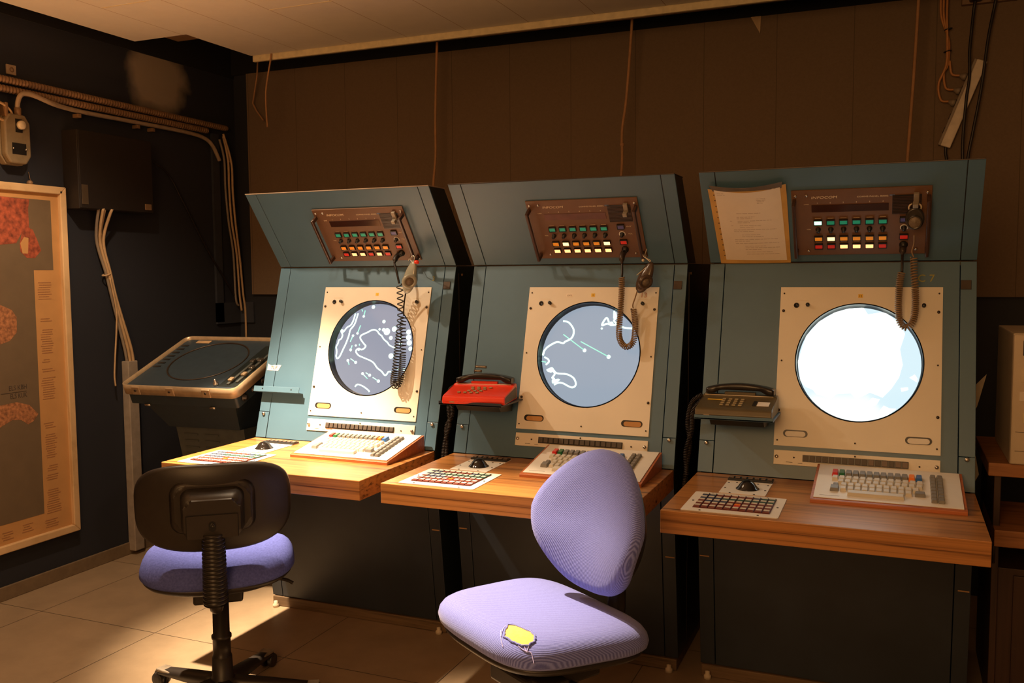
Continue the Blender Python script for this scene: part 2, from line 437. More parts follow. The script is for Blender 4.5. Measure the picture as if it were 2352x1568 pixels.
# perforated tray along the ceiling edge
t = MB(); x = .54
while x < 1.78:
    for r in range(3): t.box(x, x+.010, .772, .796, CZ-.022+r*.012, CZ-.017+r*.012)
    t.box(x+.010, x+.0135, .772, .796, CZ-.022, CZ+.007)
    x += .0135
tag(t.build('cable_tray', M['conduit']), 'perforated tan metal tray running along the ceiling edge', 'cable tray')
b = MB(); b.box(-.98, -.74, .30, .50, 2.60, 2.606); b.prism([(-.76, 2.606), (-.74, 2.606), (-.72, 2.56), (-.735, 2.56)], .30, .50, lambda a, c, d: (a, d, c))
tag(b.build('loose_ceiling_panel', M['conduit']), 'bent brown panel hanging in the gap of the missing ceiling tile', 'panel')
b = MB(); b.prism([(1.80, 2.552), (1.845, 2.552), (1.842, 2.475)], BW-.030, BW-.0235, lambda a, c, d: (a, d, c))
tag(b.build('torn_paper', M['cable']), 'small torn pale paper corner hanging at the top of the brown panelling', 'paper')
lampb = MB(); lampb.lathe([(0, -.004), (.008, -.002), (.010, .004), (.010, .02)], 14, frame((.372, .76, 2.528), (1, 0, 0), (0, 1, 0), (0, 0, 1)))
tag(lampb.build('indicator_lamp', M['redled']), 'tiny red lamp under the ceiling edge', 'lamp')

# hanging cords
CORDS = [
 ('tan cord hanging behind the console nearest the corner', [(.325, .86, 2.62), (.318, .86, 2.5), (.300, .87, 2.2), (.298, .87, 2.0), (.285, .86, 1.80), (.28, .86, 1.5)]),
 ('tan cord with a knot hanging behind the middle console', [(1.31, .86, 2.62), (1.305, .86, 2.5), (1.282, .86, 2.2), (1.262, .86, 2.05), (1.262, .86, 1.9), (1.245, .86, 1.72), (1.24, .86, 1.5)]),
 ('tan cord hanging behind the right-hand console', [(2.492, .86, 2.62), (2.486, .86, 2.42), (2.478, .86, 2.2), (2.468, .86, 1.98), (2.458, .86, 1.75), (2.455, .86, 1.5)]),
 ('thin loose cord hanging over the cream ceiling edge', [(-.575, .728, 2.548), (-.58, .722, 2.50), (-.60, .728, 2.44), (-.625, .74, 2.36), (-.63, .745, 2.27), (-.625, .745, 2.18)]),
 ('kinked stiff cord end beside the left end of the brown panelling', [(-.875, 1.0, 2.60), (-.89, 1.01, 2.52), (-.93, 1.03, 2.42), (-.945, 1.035, 2.375), (-.92, 1.035, 2.33), (-.875, 1.035, 2.275)])]
for i, (lab, P) in enumerate(CORDS):
    m = MB(); m.tube(smooth_path(P, 6) if i != 4 else P, .0065 if i < 3 else .0045, 8)
    if i == 1: m.lathe([(0, -.012), (.010, -.006), (.010, .006), (0, .012)], 10, frame((1.262, .86, 1.99), (1, 0, 0), (0, 1, 0), (0, 0, 1)))
    tag(m.build('hanging_cord', M['rope']), lab, 'cord', 'cords hanging from the ceiling')

# ------------------------------------------------------------------ left wall
def wall_pt(y, z, d): return (LW+d, y, z)
for lab, z0, z1, r, y1 in (('upper ribbed tan conduit along the left wall', 2.253, 2.238, .0165, .99), ('lower ribbed tan conduit along the left wall', 2.212, 2.204, .0165, .83)):
    P, R = [], []; n = int((y1+.75)/.004)
    for i in range(n):
        y = -.75+(y1+.75)*i/(n-1); P.append(wall_pt(y, z0+(z1-z0)*i/(n-1), .03)); R.append(r if (i//2) % 2 else r*.80)
    m = MB(); m.tube(P, R, 12)
    tag(m.build('conduit', M['conduit']), lab, 'conduit', 'conduits on the left wall')
m = MB(); m.tube(smooth_path([wall_pt(*q) for q in [(-.370, 2.095, .05), (-.369, 2.15, .05), (-.352, 2.192, .052), (-.32, 2.203, .055), (-.275, 2.197, .058), (-.197, 2.181, .056), (-.10, 2.179, .03), (.02, 2.176, .025), (.284, 2.176, .025), (.645, 2.176, .025), (.80, 2.165, .025), (.87, 2.13, .03), (.92, 2.05, .035)]], 10), .0105, 12)
tag(m.build('bent_pipe', M['pipe']), 'smooth grey pipe rising from the socket box and following the conduits', 'pipe')
for y, z in ((-.03, 2.158), (.33, 2.158), (.43, 2.156)):
    m = MB(); m.box(LW, LW+.036, y-.010, y+.010, z-.012, z+.006, .002)
    tag(m.build('pipe_clip', M['conduit']), 'small tan clip holding the grey pipe to the left wall', 'clip', 'pipe clips on the left wall')

t = thing('socket_box', 'octagonal olive-grey socket box with a white knob on the left wall', 'socket', wall_pt(-.385, 2.0, 0))
oc = [(-.062, -.07), (-.038, -.105), (.038, -.105), (.062, -.07), (.062, .07), (.038, .105), (-.038, .105), (-.062, .07)]
yz = lambda a, c, d: (d, a, c)
m = MB(); m.prism([(a*1.08, c*1.04) for a, c in oc], 0, .035, yz, .004); m.build('back_case', M['socket'], t)
m = MB(); m.prism(oc, .035, .065, yz, .007); m.build('front_cover', M['socket'], t)
m = MB(); m.box(.060, .0665, -.032, .036, -.066, -.018); m.build('outlet', M['black'], t)
m = MB(); m.box(.064, .0665, -.012, .022, .028, .085); sl = m.build('switch_slot', M['black'], t)
m = MB(); m.lathe([(.019, 0), (.019, .012), (.015, .017), (0, .018)], 20, frame((.0665, .012, .06), (0, 1, 0), (0, 0, 1), (1, 0, 0))); m.build('knob', M['bakewhite'], t)
m = MB(); m.cyl((.05, .015, .10), (.05, .015, .135), .014, 14); m.build('gland', M['conduit'], t)
for y in (-.028, .034):
    m = MB(); m.lathe([(.004, 0), (.004, .004), (0, .005)], 10, frame((.0665, y, -.042), (0, 1, 0), (0, 0, 1), (1, 0, 0))); m.build('contact', M['screw'], t)
t = thing('cable_coil', 'coiled pale cable hung beside the socket box', 'cable', wall_pt(-.455, 2.12, .03))
m = MB()
for k in range(4):
    m.tube([(.008*k, .065*math.cos(a)*(1-.05*k), .035*math.sin(a)+.02*math.cos(a)*-.6-.004*k) for a in [2*PI*i/30 for i in range(30)]], .0052, 8, closed=True)
m.build('loops', M['cable'], t)
m = MB(); m.box(-.03, .03, .02, .034, -.03, .03, .004); m.build('hook', M['conduit'], t)
t = thing('wall_plate', 'small square beige plate with a round hole above the conduits', 'plate', wall_pt(-.356, 2.303, 0))
m = MB(); m.box(0, .008, -.023, .023, -.021, .021, .002); m.build('plate', M['pipe'], t)
m = MB(); m.lathe([(.008, 0), (.011, .0095), (.006, .0095), (.005, .004)], 18, frame((0, 0, 0), (0, 1, 0), (0, 0, 1), (1, 0, 0))); m.build('ring', M['conduit'], t)
t = thing('wall_cabinet', 'dark brown flat cabinet on the left wall above the cable bundle', 'cabinet', wall_pt(.118, 1.90, 0))
m = MB(); m.box(0, .095, -.225, .225, -.18, .18, .003); m.build('case', M['cabinet'], t)
m = MB(); m.box(.095, .101, -.222, .222, -.177, .177, .002); m.build('door', M['cabinet'], t)
m = MB(); m.box(.101, .108, .165, .205, -.165, -.135, .002); m.build('latch', M['conduit'], t)
m = MB(); m.box(.098, .104, -.215, -.18, -.16, -.07, .001); m.build('label_plate', mat('dim_brown_plate', (.06, .04, .022, 1), .6), t)

# cable bundle
BASEB = [(.032, 1.727), (.058, 1.58), (.100, 1.42), (.135, 1.28), (.200, 1.06), (.215, .98)]
tie = thing('cable_tie', 'pale tie round the middle of the beige cable bundle', 'cable tie', wall_pt(.094, 1.416, .03))
m = MB(); m.tube([(.017*math.cos(a), .021*math.sin(a), .006*math.sin(a)) for a in [2*PI*i/20 for i in range(20)]], .0035, 8, closed=True); m.build('band', M['cable'], tie)
for k, (dy, dd, lab) in enumerate(((-.016, .0, 'grey-brown flat cable, outermost of the bundle beside the map'), (-.005, .010, 'beige cable second from the map in the wall bundle'), (.005, .002, 'beige cable in the middle of the wall bundle'), (.016, .010, 'beige cable of the wall bundle furthest from the map'))):
    P = []
    for i, (y, z) in enumerate(BASEB):
        spread = 1.6 if i == 0 else (.55 if i in (2, 3) else 1.0)
        P.append(wall_pt(y+dy*spread+(.018 if (k == 3 and i == 0) else 0), z, .03+dd+(.06 if i == 0 else 0)))
    m = MB(); m.tube(smooth_path(P, 8), .0072, 10)
    tag(m.build('wall_cable', M['cable'] if k else M['cable_grey']), lab, 'cable', 'cables of the wall bundle')
m = MB(); m.tube(smooth_path([wall_pt(*q) for q in [(.094, 1.40, .050), (.125, 1.25, .050), (.128, 1.16, .045), (.115, 1.0, .04), (.108, .92, .04), (.112, .87, .04)]], 8), .0045, 8)
tag(m.build('loose_cable', M['cable']), 'thin beige cable hanging loose out of the bundle', 'cable')
m = MB(); m.box(LW+.004, LW+.050, .188, .250, .02, .984, .004)
tag(m.build('cable_duct', M['duct']), 'grey upright duct swallowing the beige cable bundle', 'cable duct')
for k, (P, mm, lab) in enumerate((([(.93, 2.17), (.965, 2.06), (.968, 1.9), (.985, 1.72), (1.018, 1.53), (1.028, 1.28), (1.05, 1.23)], 'cable_grey', 'grey cable running down the corner, nearest the cabinet'),
   ([(.95, 2.19), (.985, 2.06), (.988, 1.9), (1.0, 1.72), (1.035, 1.53), (1.05, 1.30), (1.065, 1.20)], 'cable', 'beige cable running down the corner'),
   ([(.94, 2.20), (1.0, 2.05), (1.006, 1.88), (1.022, 1.70), (1.05, 1.50), (1.07, 1.30), (1.085, 1.20), (1.085, 1.0)], 'cable', 'beige cable in the corner nearest the brown panelling'))):
    m = MB(); m.tube(smooth_path([wall_pt(y, z, .030+.010*k) for y, z in P], 8), .0062, 8)
    tag(m.build('corner_cable', M[mm]), lab, 'cable', 'cables running down the corner')
m = MB(); m.tube(smooth_path([wall_pt(*q) for q in [(.36, 2.0, .05), (.533, 1.94, .02), (.653, 1.781, .02), (.827, 1.534, .02), (1.052, 1.259, .025)]], 8), .0055, 8)
tag(m.build('black_cable', M['cord_black']), 'black cable slanting across the left wall behind the radar table', 'cable')
t = MB(); t.box(LW, LW+.012, 1.035, 1.05, 2.055, 2.085, .002); t.cyl((LW+.008, 1.02, 2.07), (LW+.008, 1.04, 2.07), .003)
tag(t.build('wall_hook', M['cable']), 'small pale hook beside the corner cables', 'hook')

# ------------------------------------------------------------------ the map
mp = thing('wall_map', 'large framed old map with red and orange land on the left wall', 'map', (LW, -.52, .21))
def fr(y, z): return (y+.52, z-.21)
Y0, Y1, Z0, Z1 = -.92, -.121, .212, 1.816
def frame_bar(a, b):
    m = MB(); m.prism([fr(*q) for q in a], .004, .032, lambda p, q, d: (d, p, q), .004); return m.build('frame_bar', M['map_frame'], mp)
fw_ = .034
frame_bar([(Y0, Z1), (Y1, Z1), (Y1-fw_, Z1-fw_), (Y0+fw_, Z1-fw_)], 0)
frame_bar([(Y0, Z0), (Y1, Z0), (Y1-fw_, Z0+fw_), (Y0+fw_, Z0+fw_)], 0)
frame_bar([(Y1, Z0), (Y1, Z1), (Y1-fw_, Z1-fw_), (Y1-fw_, Z0+fw_)], 0)
frame_bar([(Y0, Z0), (Y0, Z1), (Y0+fw_, Z1-fw_), (Y0+fw_, Z0+fw_)], 0)
m = MB()
def patch(poly, d, mi):
    m.mi = mi; m.prism([fr(*q) for q in poly], .010, .014+d, lambda p, q, d_: (d_, p, q))
m.mi = 0; m.prism([fr(*q) for q in [(Y0+.02, Z0+.02), (Y1-.02, Z0+.02), (Y1-.02, Z1-.02), (Y0+.02, Z1-.02)]], .004, .014, lambda p, q, d: (d, p, q))
patch([(Y0+.06, .335), (-.302, .335), (-.298, 1.438), (-.195, 1.438), (-.195, 1.752), (Y0+.06, 1.757)], .0006, 1)
RED = [(-.86, 1.741), (-.451, 1.754), (-.384, 1.751), (-.304, 1.75), (-.313, 1.707), (-.312, 1.625), (-.294, 1.617), (-.273, 1.571), (-.255, 1.526), (-.289, 1.491), (-.329, 1.491), (-.361, 1.518), (-.362, 1.555), (-.35, 1.603), (-.38, 1.555), (-.463, 1.546), (-.607, 1.517), (-.86, 1.5)]
patch(RED, .0012, 2)
patch([(-.36, 1.555), (-.34, 1.583), (-.318, 1.58), (-.324, 1.511), (-.351, 1.511)], .0016, 0)
patch([(-.82, 1.30), (-.6, 1.292), (-.477, 1.291), (-.418, 1.265), (-.396, 1.233), (-.398, 1.167), (-.435, 1.131), (-.487, 1.118), (-.609, 1.129), (-.82, 1.1)], .0012, 3)
patch([(-.84, .86), (-.624, .854), (-.501, .856), (-.415, .86), (-.353, .839), (-.31, .793), (-.335, .765), (-.363, .753), (-.397, .778), (-.441, .785), (-.506, .76), (-.629, .773), (-.84, .72)], .0012, 3)
m.build('map_sheet', [M['map_margin'], M['map_sea'], M['map_red'], M['map_land']], mp)
for (ya, za), (yb, zb) in [((-.283, 1.383), (-.208, 1.301)), ((-.282, 1.22), (-.208, 1.2)), ((-.28, 1.17), (-.211, 1.062)), ((-.278, 1.035), (-.223, 1.016)), ((-.285, .992), (-.206, .973)), ((-.288, .951), (-.207, .856)), ((-.285, .745), (-.216, .719)), ((-.28, .692), (-.213, .584)), ((-.276, .548), (-.216, .523)), ((-.283, .506), (-.213, .478)), ((-.287, .437), (-.208, .33)), ((-.30, .30), (-.225, .268)), ((-.42, .31), (-.36, .27)), ((-.52, .30), (-.46, .26))]:
    z = max(za, zb); m = MB()
    while z > min(za, zb):
        a, c = fr(ya+random.uniform(0, .012), z); a2, _ = fr(yb-random.uniform(0, .02), z)
        m.box(.0142, .0148, a, a2, c-.0035, c); z -= .0105
    m.build('printed_note', M['map_print'], mp)
FM = frame((.0150, 0, 0), (0, 1, 0), (0, 0, 1), (1, 0, 0))
text_mesh('printed_name', 'ELS KBH', .030, M['text_dark'], FM, mp, fr(-.452, .9)[0], fr(0, .914)[1], 0, .088)
text_mesh('printed_name', 'ELS KUK', .030, M['text_dark'], FM, mp, fr(-.447, .9)[0], fr(0, .878)[1], 0, .083)
m = MB(); a, c = fr(-.49, .904); m.box(.0150, .0155, a, a+.125, c-.001, c+.0012); m.build('printed_line', M['text_dark'], mp)
m = MB(); a, c = fr(-.30, 1.816); m.lathe([(.012, 0), (.014, .008), (.008, .016), (0, .018)], 14, frame((.018, a, c), (0, 1, 0), (1, 0, 0), (0, 0, 1))); m.cyl((.018, a+.004, c+.015), (.008, a+.004, c+.055), .0015, 6); m.build('hanger', M['conduit'], mp)
a, c = fr(-.150, 1.792); m = MB(); m.lathe([(.005, 0), (.005, .002), (0, .0025)], 12, frame((.032, a, c), (0, 1, 0), (0, 0, 1), (1, 0, 0))); m.build('screw', M['black'], mp)

# ------------------------------------------------------------------ the old plotting table in the corner
phi = .065; tau = .378
rt = thing('radar_plotting_table', 'old dark blue plotting table with a tilted round amber screen in the corner', 'radar table', (-.38, -.06, 0), phi)
# local frame of the tilted top: origin front-left corner
FO = Vector((-.285, -.205, .931))
TF = frame(FO, (1, 0, 0), (0, math.cos(tau), math.sin(tau)), (0, -math.sin(tau), math.cos(tau)))
w_, d_ = .59, .49
m = MB(TF); m.prism(rrect(.008, w_-.008, .008, d_-.008, .03), -.030, -.006); m.build('top_panel', M['unit_blue'], rt)
m = MB(TF)
out_, in_ = rrect(0, w_, 0, d_, .035, 7), rrect(.007, w_-.007, .007, d_-.007, .029, 7)
n = len(out_)
for zz in (1,):
    O0 = [m.v((a, c, -.034)) for a, c in out_]; O1 = [m.v((a, c, .010)) for a, c in out_]; I1 = [m.v((a, c, .010)) for a, c in in_]; I0 = [m.v((a, c, -.034)) for a, c in in_]
    for i in range(n):
        j = (i+1) % n
        m.face([O0[i], O0[j], O1[j], O1[i]], True); m.face([O1[i], O1[j], I1[j], I1[i]]); m.face([I1[i], I1[j], I0[j], I0[i]], True); m.face([I0[i], I0[j], O0[j], O0[i]])
rim = m.build('rim', M['alu'], rt)
for u in (.085, .262, .445):
    m = MB(TF); m.box(u-.020, u+.020, -.006, .001, -.032, .006, .003); rc = m.build('rim_clamp', M['alu'], rim)
    m = MB(TF); m.tube([(u, -.010, -.010), (u, -.004, -.010)], .005, 10); m.build('rivet', M['trim_metal'], rim)
m = MB(TF); m.lathe([(0, -.012), (.10, -.011), (.172, -.0065), (.178, -.0055)], 56, frame((.268, .272, 0), (1, 0, 0), (0, 1, 0), (0, 0, 1)), caps=False); m.build('screen', M['unit_glass'], rt)
m = MB(TF); m.tube([(.268+.180*math.cos(a), .272+.180*math.sin(a), -.0045) for a in [2*PI*i/64 for i in range(64)]], .0032, 6, closed=True); m.build('screen_ring', M['trim_metal'], rt)
m = MB(TF); m.box(.47, .578, .05, .43, -.0062, -.004, .001); m.build('side_plate', M['black_side'], rt)
m = MB(TF); m.box(.508, .520, .06, .30, -.004, .004, .001); m.box(.540, .552, .08, .34, -.004, .004, .001); m.build('slider_track', M['unit_grey'], rt)
for (u, v) in ((.514, .09), (.514, .26), (.546, .14), (.546, .20), (.546, .27)):
    m = MB(TF); m.box(u-.010, u+.010, v-.013, v+.013, .004, .014, .003); m.build('slider_knob', M['alu'] if v < .2 else M['screw'], rt)
m = MB(TF); m.lathe([(.012, -.006), (.012, .006), (.005, .008), (.005, .022), (0, .023)], 14, frame((.455, .06, 0), (1, 0, 0), (0, 1, 0), (0, 0, 1))); m.build('toggle', M['screw'], rt)
for i in range(7):
    m = MB(TF); m.box(.018, .055, .20+.035*i, .212+.035*i, -.0061, -.0042); m.build('slot', M['black'], rt)
m = MB(TF); m.box(.075, .150, .445, .470, -.0061, -.003, .001); m.build('label_plate', M['cable'], rt)
m = MB(TF); m.prism(rrect(.02, w_-.015, .012, d_-.012, .012), -.085, -.034); m.build('upper_box', M['unit_blue'], rt)
for i in range(5):
    m = MB(TF); m.lathe([(.017, 0), (.017, .006), (.011, .008), (.011, .018), (0, .019)], 16, frame((w_-.0155, .06+.075*i, -.058), (0, 1, 0), (0, 0, 1), (1, 0, 0))); m.build('side_knob', M['black'], rt)
# housing below: slanting back to the pedestal
def loft(name, mtl, top, bot):
    m = MB(); A = [m.v(q) for q in bot]; B = [m.v(q) for q in top]
    for i in range(4): m.face([A[i], A[(i+1) % 4], B[(i+1) % 4], B[i]])
    m.face(A[::-1]); m.face(B); return m.build(name, mtl, rt)
def tp(u, v, w): return tuple(TF @ Vector((u, v, w)))
hb = [(-.185, -.02, .735), (.190, -.02, .735), (.190, .26, .735), (-.185, .26, .735)]
loft('housing', M['unit_blue'], [tp(.075, .03, -.085), tp(.545, .03, -.085), tp(.545, .46, -.085), tp(.075, .46, -.085)], hb)
loft('pedestal', M['unit_grey'], [(-.165, 0, .735), (.195, 0, .735), (.195, .25, .735), (-.165, .25, .735)], [(-.085, .10, 0), (.195, .10, 0), (.195, .27, 0), (-.085, .27, 0)])
for u in (.115, .450):
    m = MB(TF); m.cyl((u-.014, .006, -.086), (u+.014, .006, -.086), .005, 10); m.build('hinge', M['screw'], rt)
for k in range(4):
    for c_ in (0, 1):
        m = MB(); z = .70-.030*k; yy = .10*(1-z/.735); x0 = -.125+.11*c_
        m.box(x0, x0+.075, yy-.004, yy+.006, z-.003, z+.003); m.build('louvre', M['unit_grey'], rt)

# ------------------------------------------------------------------ radar consoles
S_ = .2867; ZC = 1.4395; YT, ZT = -.2222, 1.7325; W_ = .835; ZD = .74
k1 = math.sqrt(1+S_*S_); mh = YT/(ZT-ZC); k2 = math.sqrt(1+mh*mh)
FACE = frame((0, 0, ZC), (1, 0, 0), (0, S_/k1, 1/k1), (0, -1/k1, S_/k1))
HOOD = frame((0, 0, ZC), (1, 0, 0), (0, mh/k2, 1/k2), (0, -1/k2, mh/k2))
# base: from the desk's rear edge slanting back to the plinth
b0, b1 = Vector((0, -.2006, .70)), Vector((0, -.1150, .045))
bu = (b0-b1).normalized()
BASE = frame(b1, (1, 0, 0), bu, (0, -bu.z, bu.y))
BH = (b0-b1).length
OFF = [0, .9141, 1.8291]
CACHE = {}
def shared(key, make, parent, name, M4=None):
    if key not in CACHE: CACHE[key] = make()
    o = link(name, CACHE[key], parent)
    if M4 is not None: o.matrix_local = M4
    return o
def at(F, u, v, w=0, rot=0): return F @ Matrix.Translation((u, v, w)) @ Matrix.Rotation(rot, 4, 'Z')

def plate_hole(mb, u0, u1, v0, v1, cu, cv, R, w0, w1, n=72):
    angs = sorted(set([2*PI*i/n for i in range(n)] + [math.atan2(y-cv, x-cu) % (2*PI) for x in (u0, u1) for y in (v0, v1)]))
    def edge(a):
        dx, dy = math.cos(a), math.sin(a)
        tx = ((u1-cu)/dx if dx > 0 else (u0-cu)/dx) if abs(dx) > 1e-9 else 1e9
        ty = ((v1-cv)/dy if dy > 0 else (v0-cv)/dy) if abs(dy) > 1e-9 else 1e9
        t = min(tx, ty); return (cu+dx*t, cv+dy*t)
    O1 = [mb.v((*edge(a), w1)) for a in angs]; O0 = [mb.v((*edge(a), w0)) for a in angs]
    I1 = [mb.v((cu+R*math.cos(a), cv+R*math.sin(a), w1)) for a in angs]; I0 = [mb.v((cu+R*math.cos(a), cv+R*math.sin(a), w0)) for a in angs]
    for i in range(len(angs)):
        j = (i+1) % len(angs)
        mb.face([I1[i], O1[i], O1[j], I1[j]]); mb.face([O1[i], O0[i], O0[j], O1[j]])
        mb.face([I0[i], I1[i], I1[j], I0[j]], True); mb.face([O0[i], I0[i], I0[j], O0[j]])

def screw_mesh(r=.004, h=.003, m='screw'):
    return MB().lathe([(r, 0), (r, h*.6), (r*.6, h), (0, h)], 12).mesh('screw', M[m])

CU, CV, CR = .494, -.337, .196
SCR = {'S1':{'lines':[[(0.423,-0.1603),(0.408,-0.1635),(0.39,-0.1717),(0.384,-0.1907),(0.38,-0.2157),(0.371,-0.2385),(0.353,-0.2499),(0.337,-0.2695),(0.325,-0.2645),(0.336,-0.2812),(0.332,-0.2977),(0.322,-0.304),(0.319,-0.3195),(0.3,-0.3227),(0.313,-0.3322),(0.319,-0.3518),(0.319,-0.3705),(0.326,-0.3809),(0.337,-0.3717),(0.349,-0.3423),(0.36,-0.3145),(0.368,-0.2831),(0.371,-0.2603),(0.387,-0.2375),(0.393,-0.2125),(0.397,-0.1897),(0.404,-0.1698)],[(0.35,-0.1989),(0.338,-0.2135),(0.325,-0.2227)],[(0.326,-0.2417),(0.312,-0.2499),(0.302,-0.2645)],[(0.601,-0.3309),(0.585,-0.3278),(0.565,-0.3195),(0.555,-0.3091),(0.536,-0.2958),(0.524,-0.2822),(0.512,-0.2749),(0.501,-0.2635),(0.488,-0.2581),(0.473,-0.2603),(0.455,-0.2698),(0.44,-0.2759),(0.426,-0.2844),(0.426,-0.2958),(0.438,-0.3091),(0.447,-0.3176),(0.456,-0.3259),(0.45,-0.3363),(0.438,-0.3414),(0.424,-0.3373),(0.413,-0.3458),(0.418,-0.3572),(0.432,-0.3673),(0.455,-0.3749),(0.498,-0.3904),(0.523,-0.4142),(0.544,-0.4268),(0.561,-0.4423),(0.57,-0.436),(0.575,-0.4278),(0.587,-0.4268)],[(0.422,-0.5101),(0.429,-0.4933),(0.44,-0.4838),(0.463,-0.4892),(0.48,-0.4974),(0.495,-0.5069),(0.498,-0.512)],[(0.6,-0.411),(0.618,-0.4142),(0.632,-0.4142)],[(0.478,-0.147),(0.47,-0.1553)]],'thin':[[(0.426,-0.2021),(0.429,-0.1771)],[(0.408,-0.2739),(0.418,-0.2404)],[(0.388,-0.2841),(0.379,-0.3103)],[(0.386,-0.3436),(0.391,-0.3249)],[(0.379,-0.3873),(0.388,-0.405)],[(0.418,-0.3945),(0.392,-0.38)],[(0.457,-0.4392),(0.483,-0.4591)],[(0.491,-0.4445),(0.472,-0.4351)],[(0.534,-0.4664),(0.507,-0.4528)],[(0.425,-0.3176),(0.426,-0.3249)],[(0.412,-0.173),(0.417,-0.1812)]],'dots':[(0.426,-0.2021,0.0053),(0.408,-0.2739,0.0053),(0.388,-0.2841,0.0053),(0.386,-0.3436,0.0058),(0.379,-0.3873,0.0058),(0.418,-0.3945,0.0063),(0.457,-0.4392,0.0058),(0.491,-0.4445,0.0063),(0.534,-0.4664,0.0068),(0.465,-0.1625,0.0077),(0.525,-0.223,0.0073),(0.303,-0.2873,0.0063),(0.408,-0.3249,0.0044),(0.51,-0.2553,0.0048),(0.334,-0.2189,0.0068),(0.327,-0.2426,0.0063),(0.545,-0.2645,0.0145),(0.529,-0.2572,0.0073),(0.577,-0.2531,0.0109),(0.567,-0.2895,0.0082),(0.578,-0.3632,0.0111),(0.643,-0.2635,0.0102),(0.646,-0.2853,0.0111),(0.652,-0.3072,0.0111),(0.66,-0.3309,0.0087),(0.613,-0.2904,0.0063),(0.613,-0.3123,0.0063),(0.643,-0.4154,0.0053),(0.33,-0.2645,0.0073),(0.425,-0.3404,0.0063)],'polys':[]},'S2':{'lines':[[(0.3559,-0.1967),(0.3779,-0.2094),(0.3989,-0.2135),(0.4179,-0.2331),(0.4239,-0.2499),(0.4209,-0.2676),(0.4109,-0.279),(0.3939,-0.2873),(0.3859,-0.2936),(0.3619,-0.2895),(0.3389,-0.2999),(0.3219,-0.3123),(0.3119,-0.3268),(0.3099,-0.3414),(0.3019,-0.3499),(0.3029,-0.3331),(0.2979,-0.3227),(0.3139,-0.3208)],[(0.2969,-0.3499),(0.3169,-0.3477),(0.3319,-0.355),(0.3359,-0.3654),(0.3249,-0.3759),(0.3109,-0.3749),(0.3089,-0.3863),(0.3169,-0.4059),(0.3209,-0.4227)],[(0.3219,-0.4287),(0.3329,-0.4392),(0.3579,-0.4351),(0.3839,-0.43),(0.3589,-0.4423),(0.3629,-0.4268),(0.3549,-0.4246),(0.3639,-0.4101),(0.3569,-0.3987)],[(0.3309,-0.3967),(0.3499,-0.3882),(0.3569,-0.3945),(0.3729,-0.4069),(0.4109,-0.4091),(0.4379,-0.4215),(0.4489,-0.4401),(0.4469,-0.4518),(0.4359,-0.4569),(0.4209,-0.4528),(0.3999,-0.4433),(0.3819,-0.4414),(0.3649,-0.4496),(0.3489,-0.4664)],[(0.5629,-0.1594),(0.5759,-0.1739),(0.5799,-0.1939),(0.5729,-0.2053),(0.5859,-0.2176),(0.5669,-0.2217),(0.5489,-0.2167),(0.5299,-0.2239),(0.5359,-0.2062),(0.5459,-0.1948),(0.5549,-0.2113)],[(0.5709,-0.1689),(0.5729,-0.1967)],[(0.6009,-0.2271),(0.6209,-0.2312),(0.6459,-0.2322)]],'thin':[[(0.4719,-0.3186),(0.3839,-0.2603)],[(0.5649,-0.3395),(0.4549,-0.2863)],[(0.2989,-0.3623),(0.3249,-0.3664)]],'dots':[(0.3339,-0.2363,0.0065),(0.5299,-0.2353,0.004),(0.4719,-0.3186,0.007),(0.5649,-0.3395,0.0075),(0.3469,-0.3955,0.0096),(0.3389,-0.3967,0.0065),(0.5639,-0.2167,0.0085),(0.5749,-0.1885,0.006),(0.3059,-0.3414,0.005),(0.3609,-0.4341,0.0065)],'polys':[]},'S3':{'lines':[],'thin':[],'dots':[],'polys':[[(0.3049,-0.3353),(0.3269,-0.2467),(0.3639,-0.1958),(0.4149,-0.1635),(0.4579,-0.1521),(0.5049,-0.148),(0.5189,-0.1717),(0.5609,-0.1635),(0.5769,-0.1647),(0.6109,-0.198),(0.6319,-0.2344),(0.6179,-0.2853),(0.6269,-0.3363),(0.6169,-0.3778),(0.5949,-0.4154),(0.5699,-0.4445),(0.5519,-0.4373),(0.5319,-0.43),(0.4929,-0.4537),(0.4739,-0.4351),(0.4299,-0.4401),(0.4139,-0.4579),(0.3929,-0.4487),(0.3679,-0.4423),(0.3569,-0.4287),(0.3319,-0.4183),(0.3159,-0.3987)],[(0.3559,-0.4651),(0.3689,-0.4518),(0.3879,-0.4559),(0.3989,-0.4756),(0.3969,-0.4943),(0.3829,-0.4901),(0.3879,-0.4787),(0.3799,-0.4664)],[(0.4149,-0.4693),(0.4239,-0.4664),(0.4389,-0.4819),(0.4199,-0.4797)],[(0.4439,-0.4756),(0.4619,-0.4695),(0.4859,-0.4715),(0.4859,-0.4851),(0.4469,-0.487)],[(0.4809,-0.4851),(0.5099,-0.4809),(0.5299,-0.4579),(0.5399,-0.4474),(0.5619,-0.4506),(0.5509,-0.4705),(0.5299,-0.4746),(0.5059,-0.4955)],[(0.5559,-0.5132),(0.5629,-0.487),(0.5739,-0.4705),(0.5919,-0.4787),(0.6109,-0.4787),(0.5849,-0.5028)],[(0.6229,-0.4113),(0.6439,-0.4081),(0.6449,-0.4164),(0.6259,-0.4227)],[(0.6479,-0.3768),(0.6629,-0.3664),(0.6709,-0.3778),(0.6699,-0.3904)]]}}

def dome(u, v):
    q = (u-CU)**2+(v-CV)**2
    return -.030+.006*(1-q/CR**2)

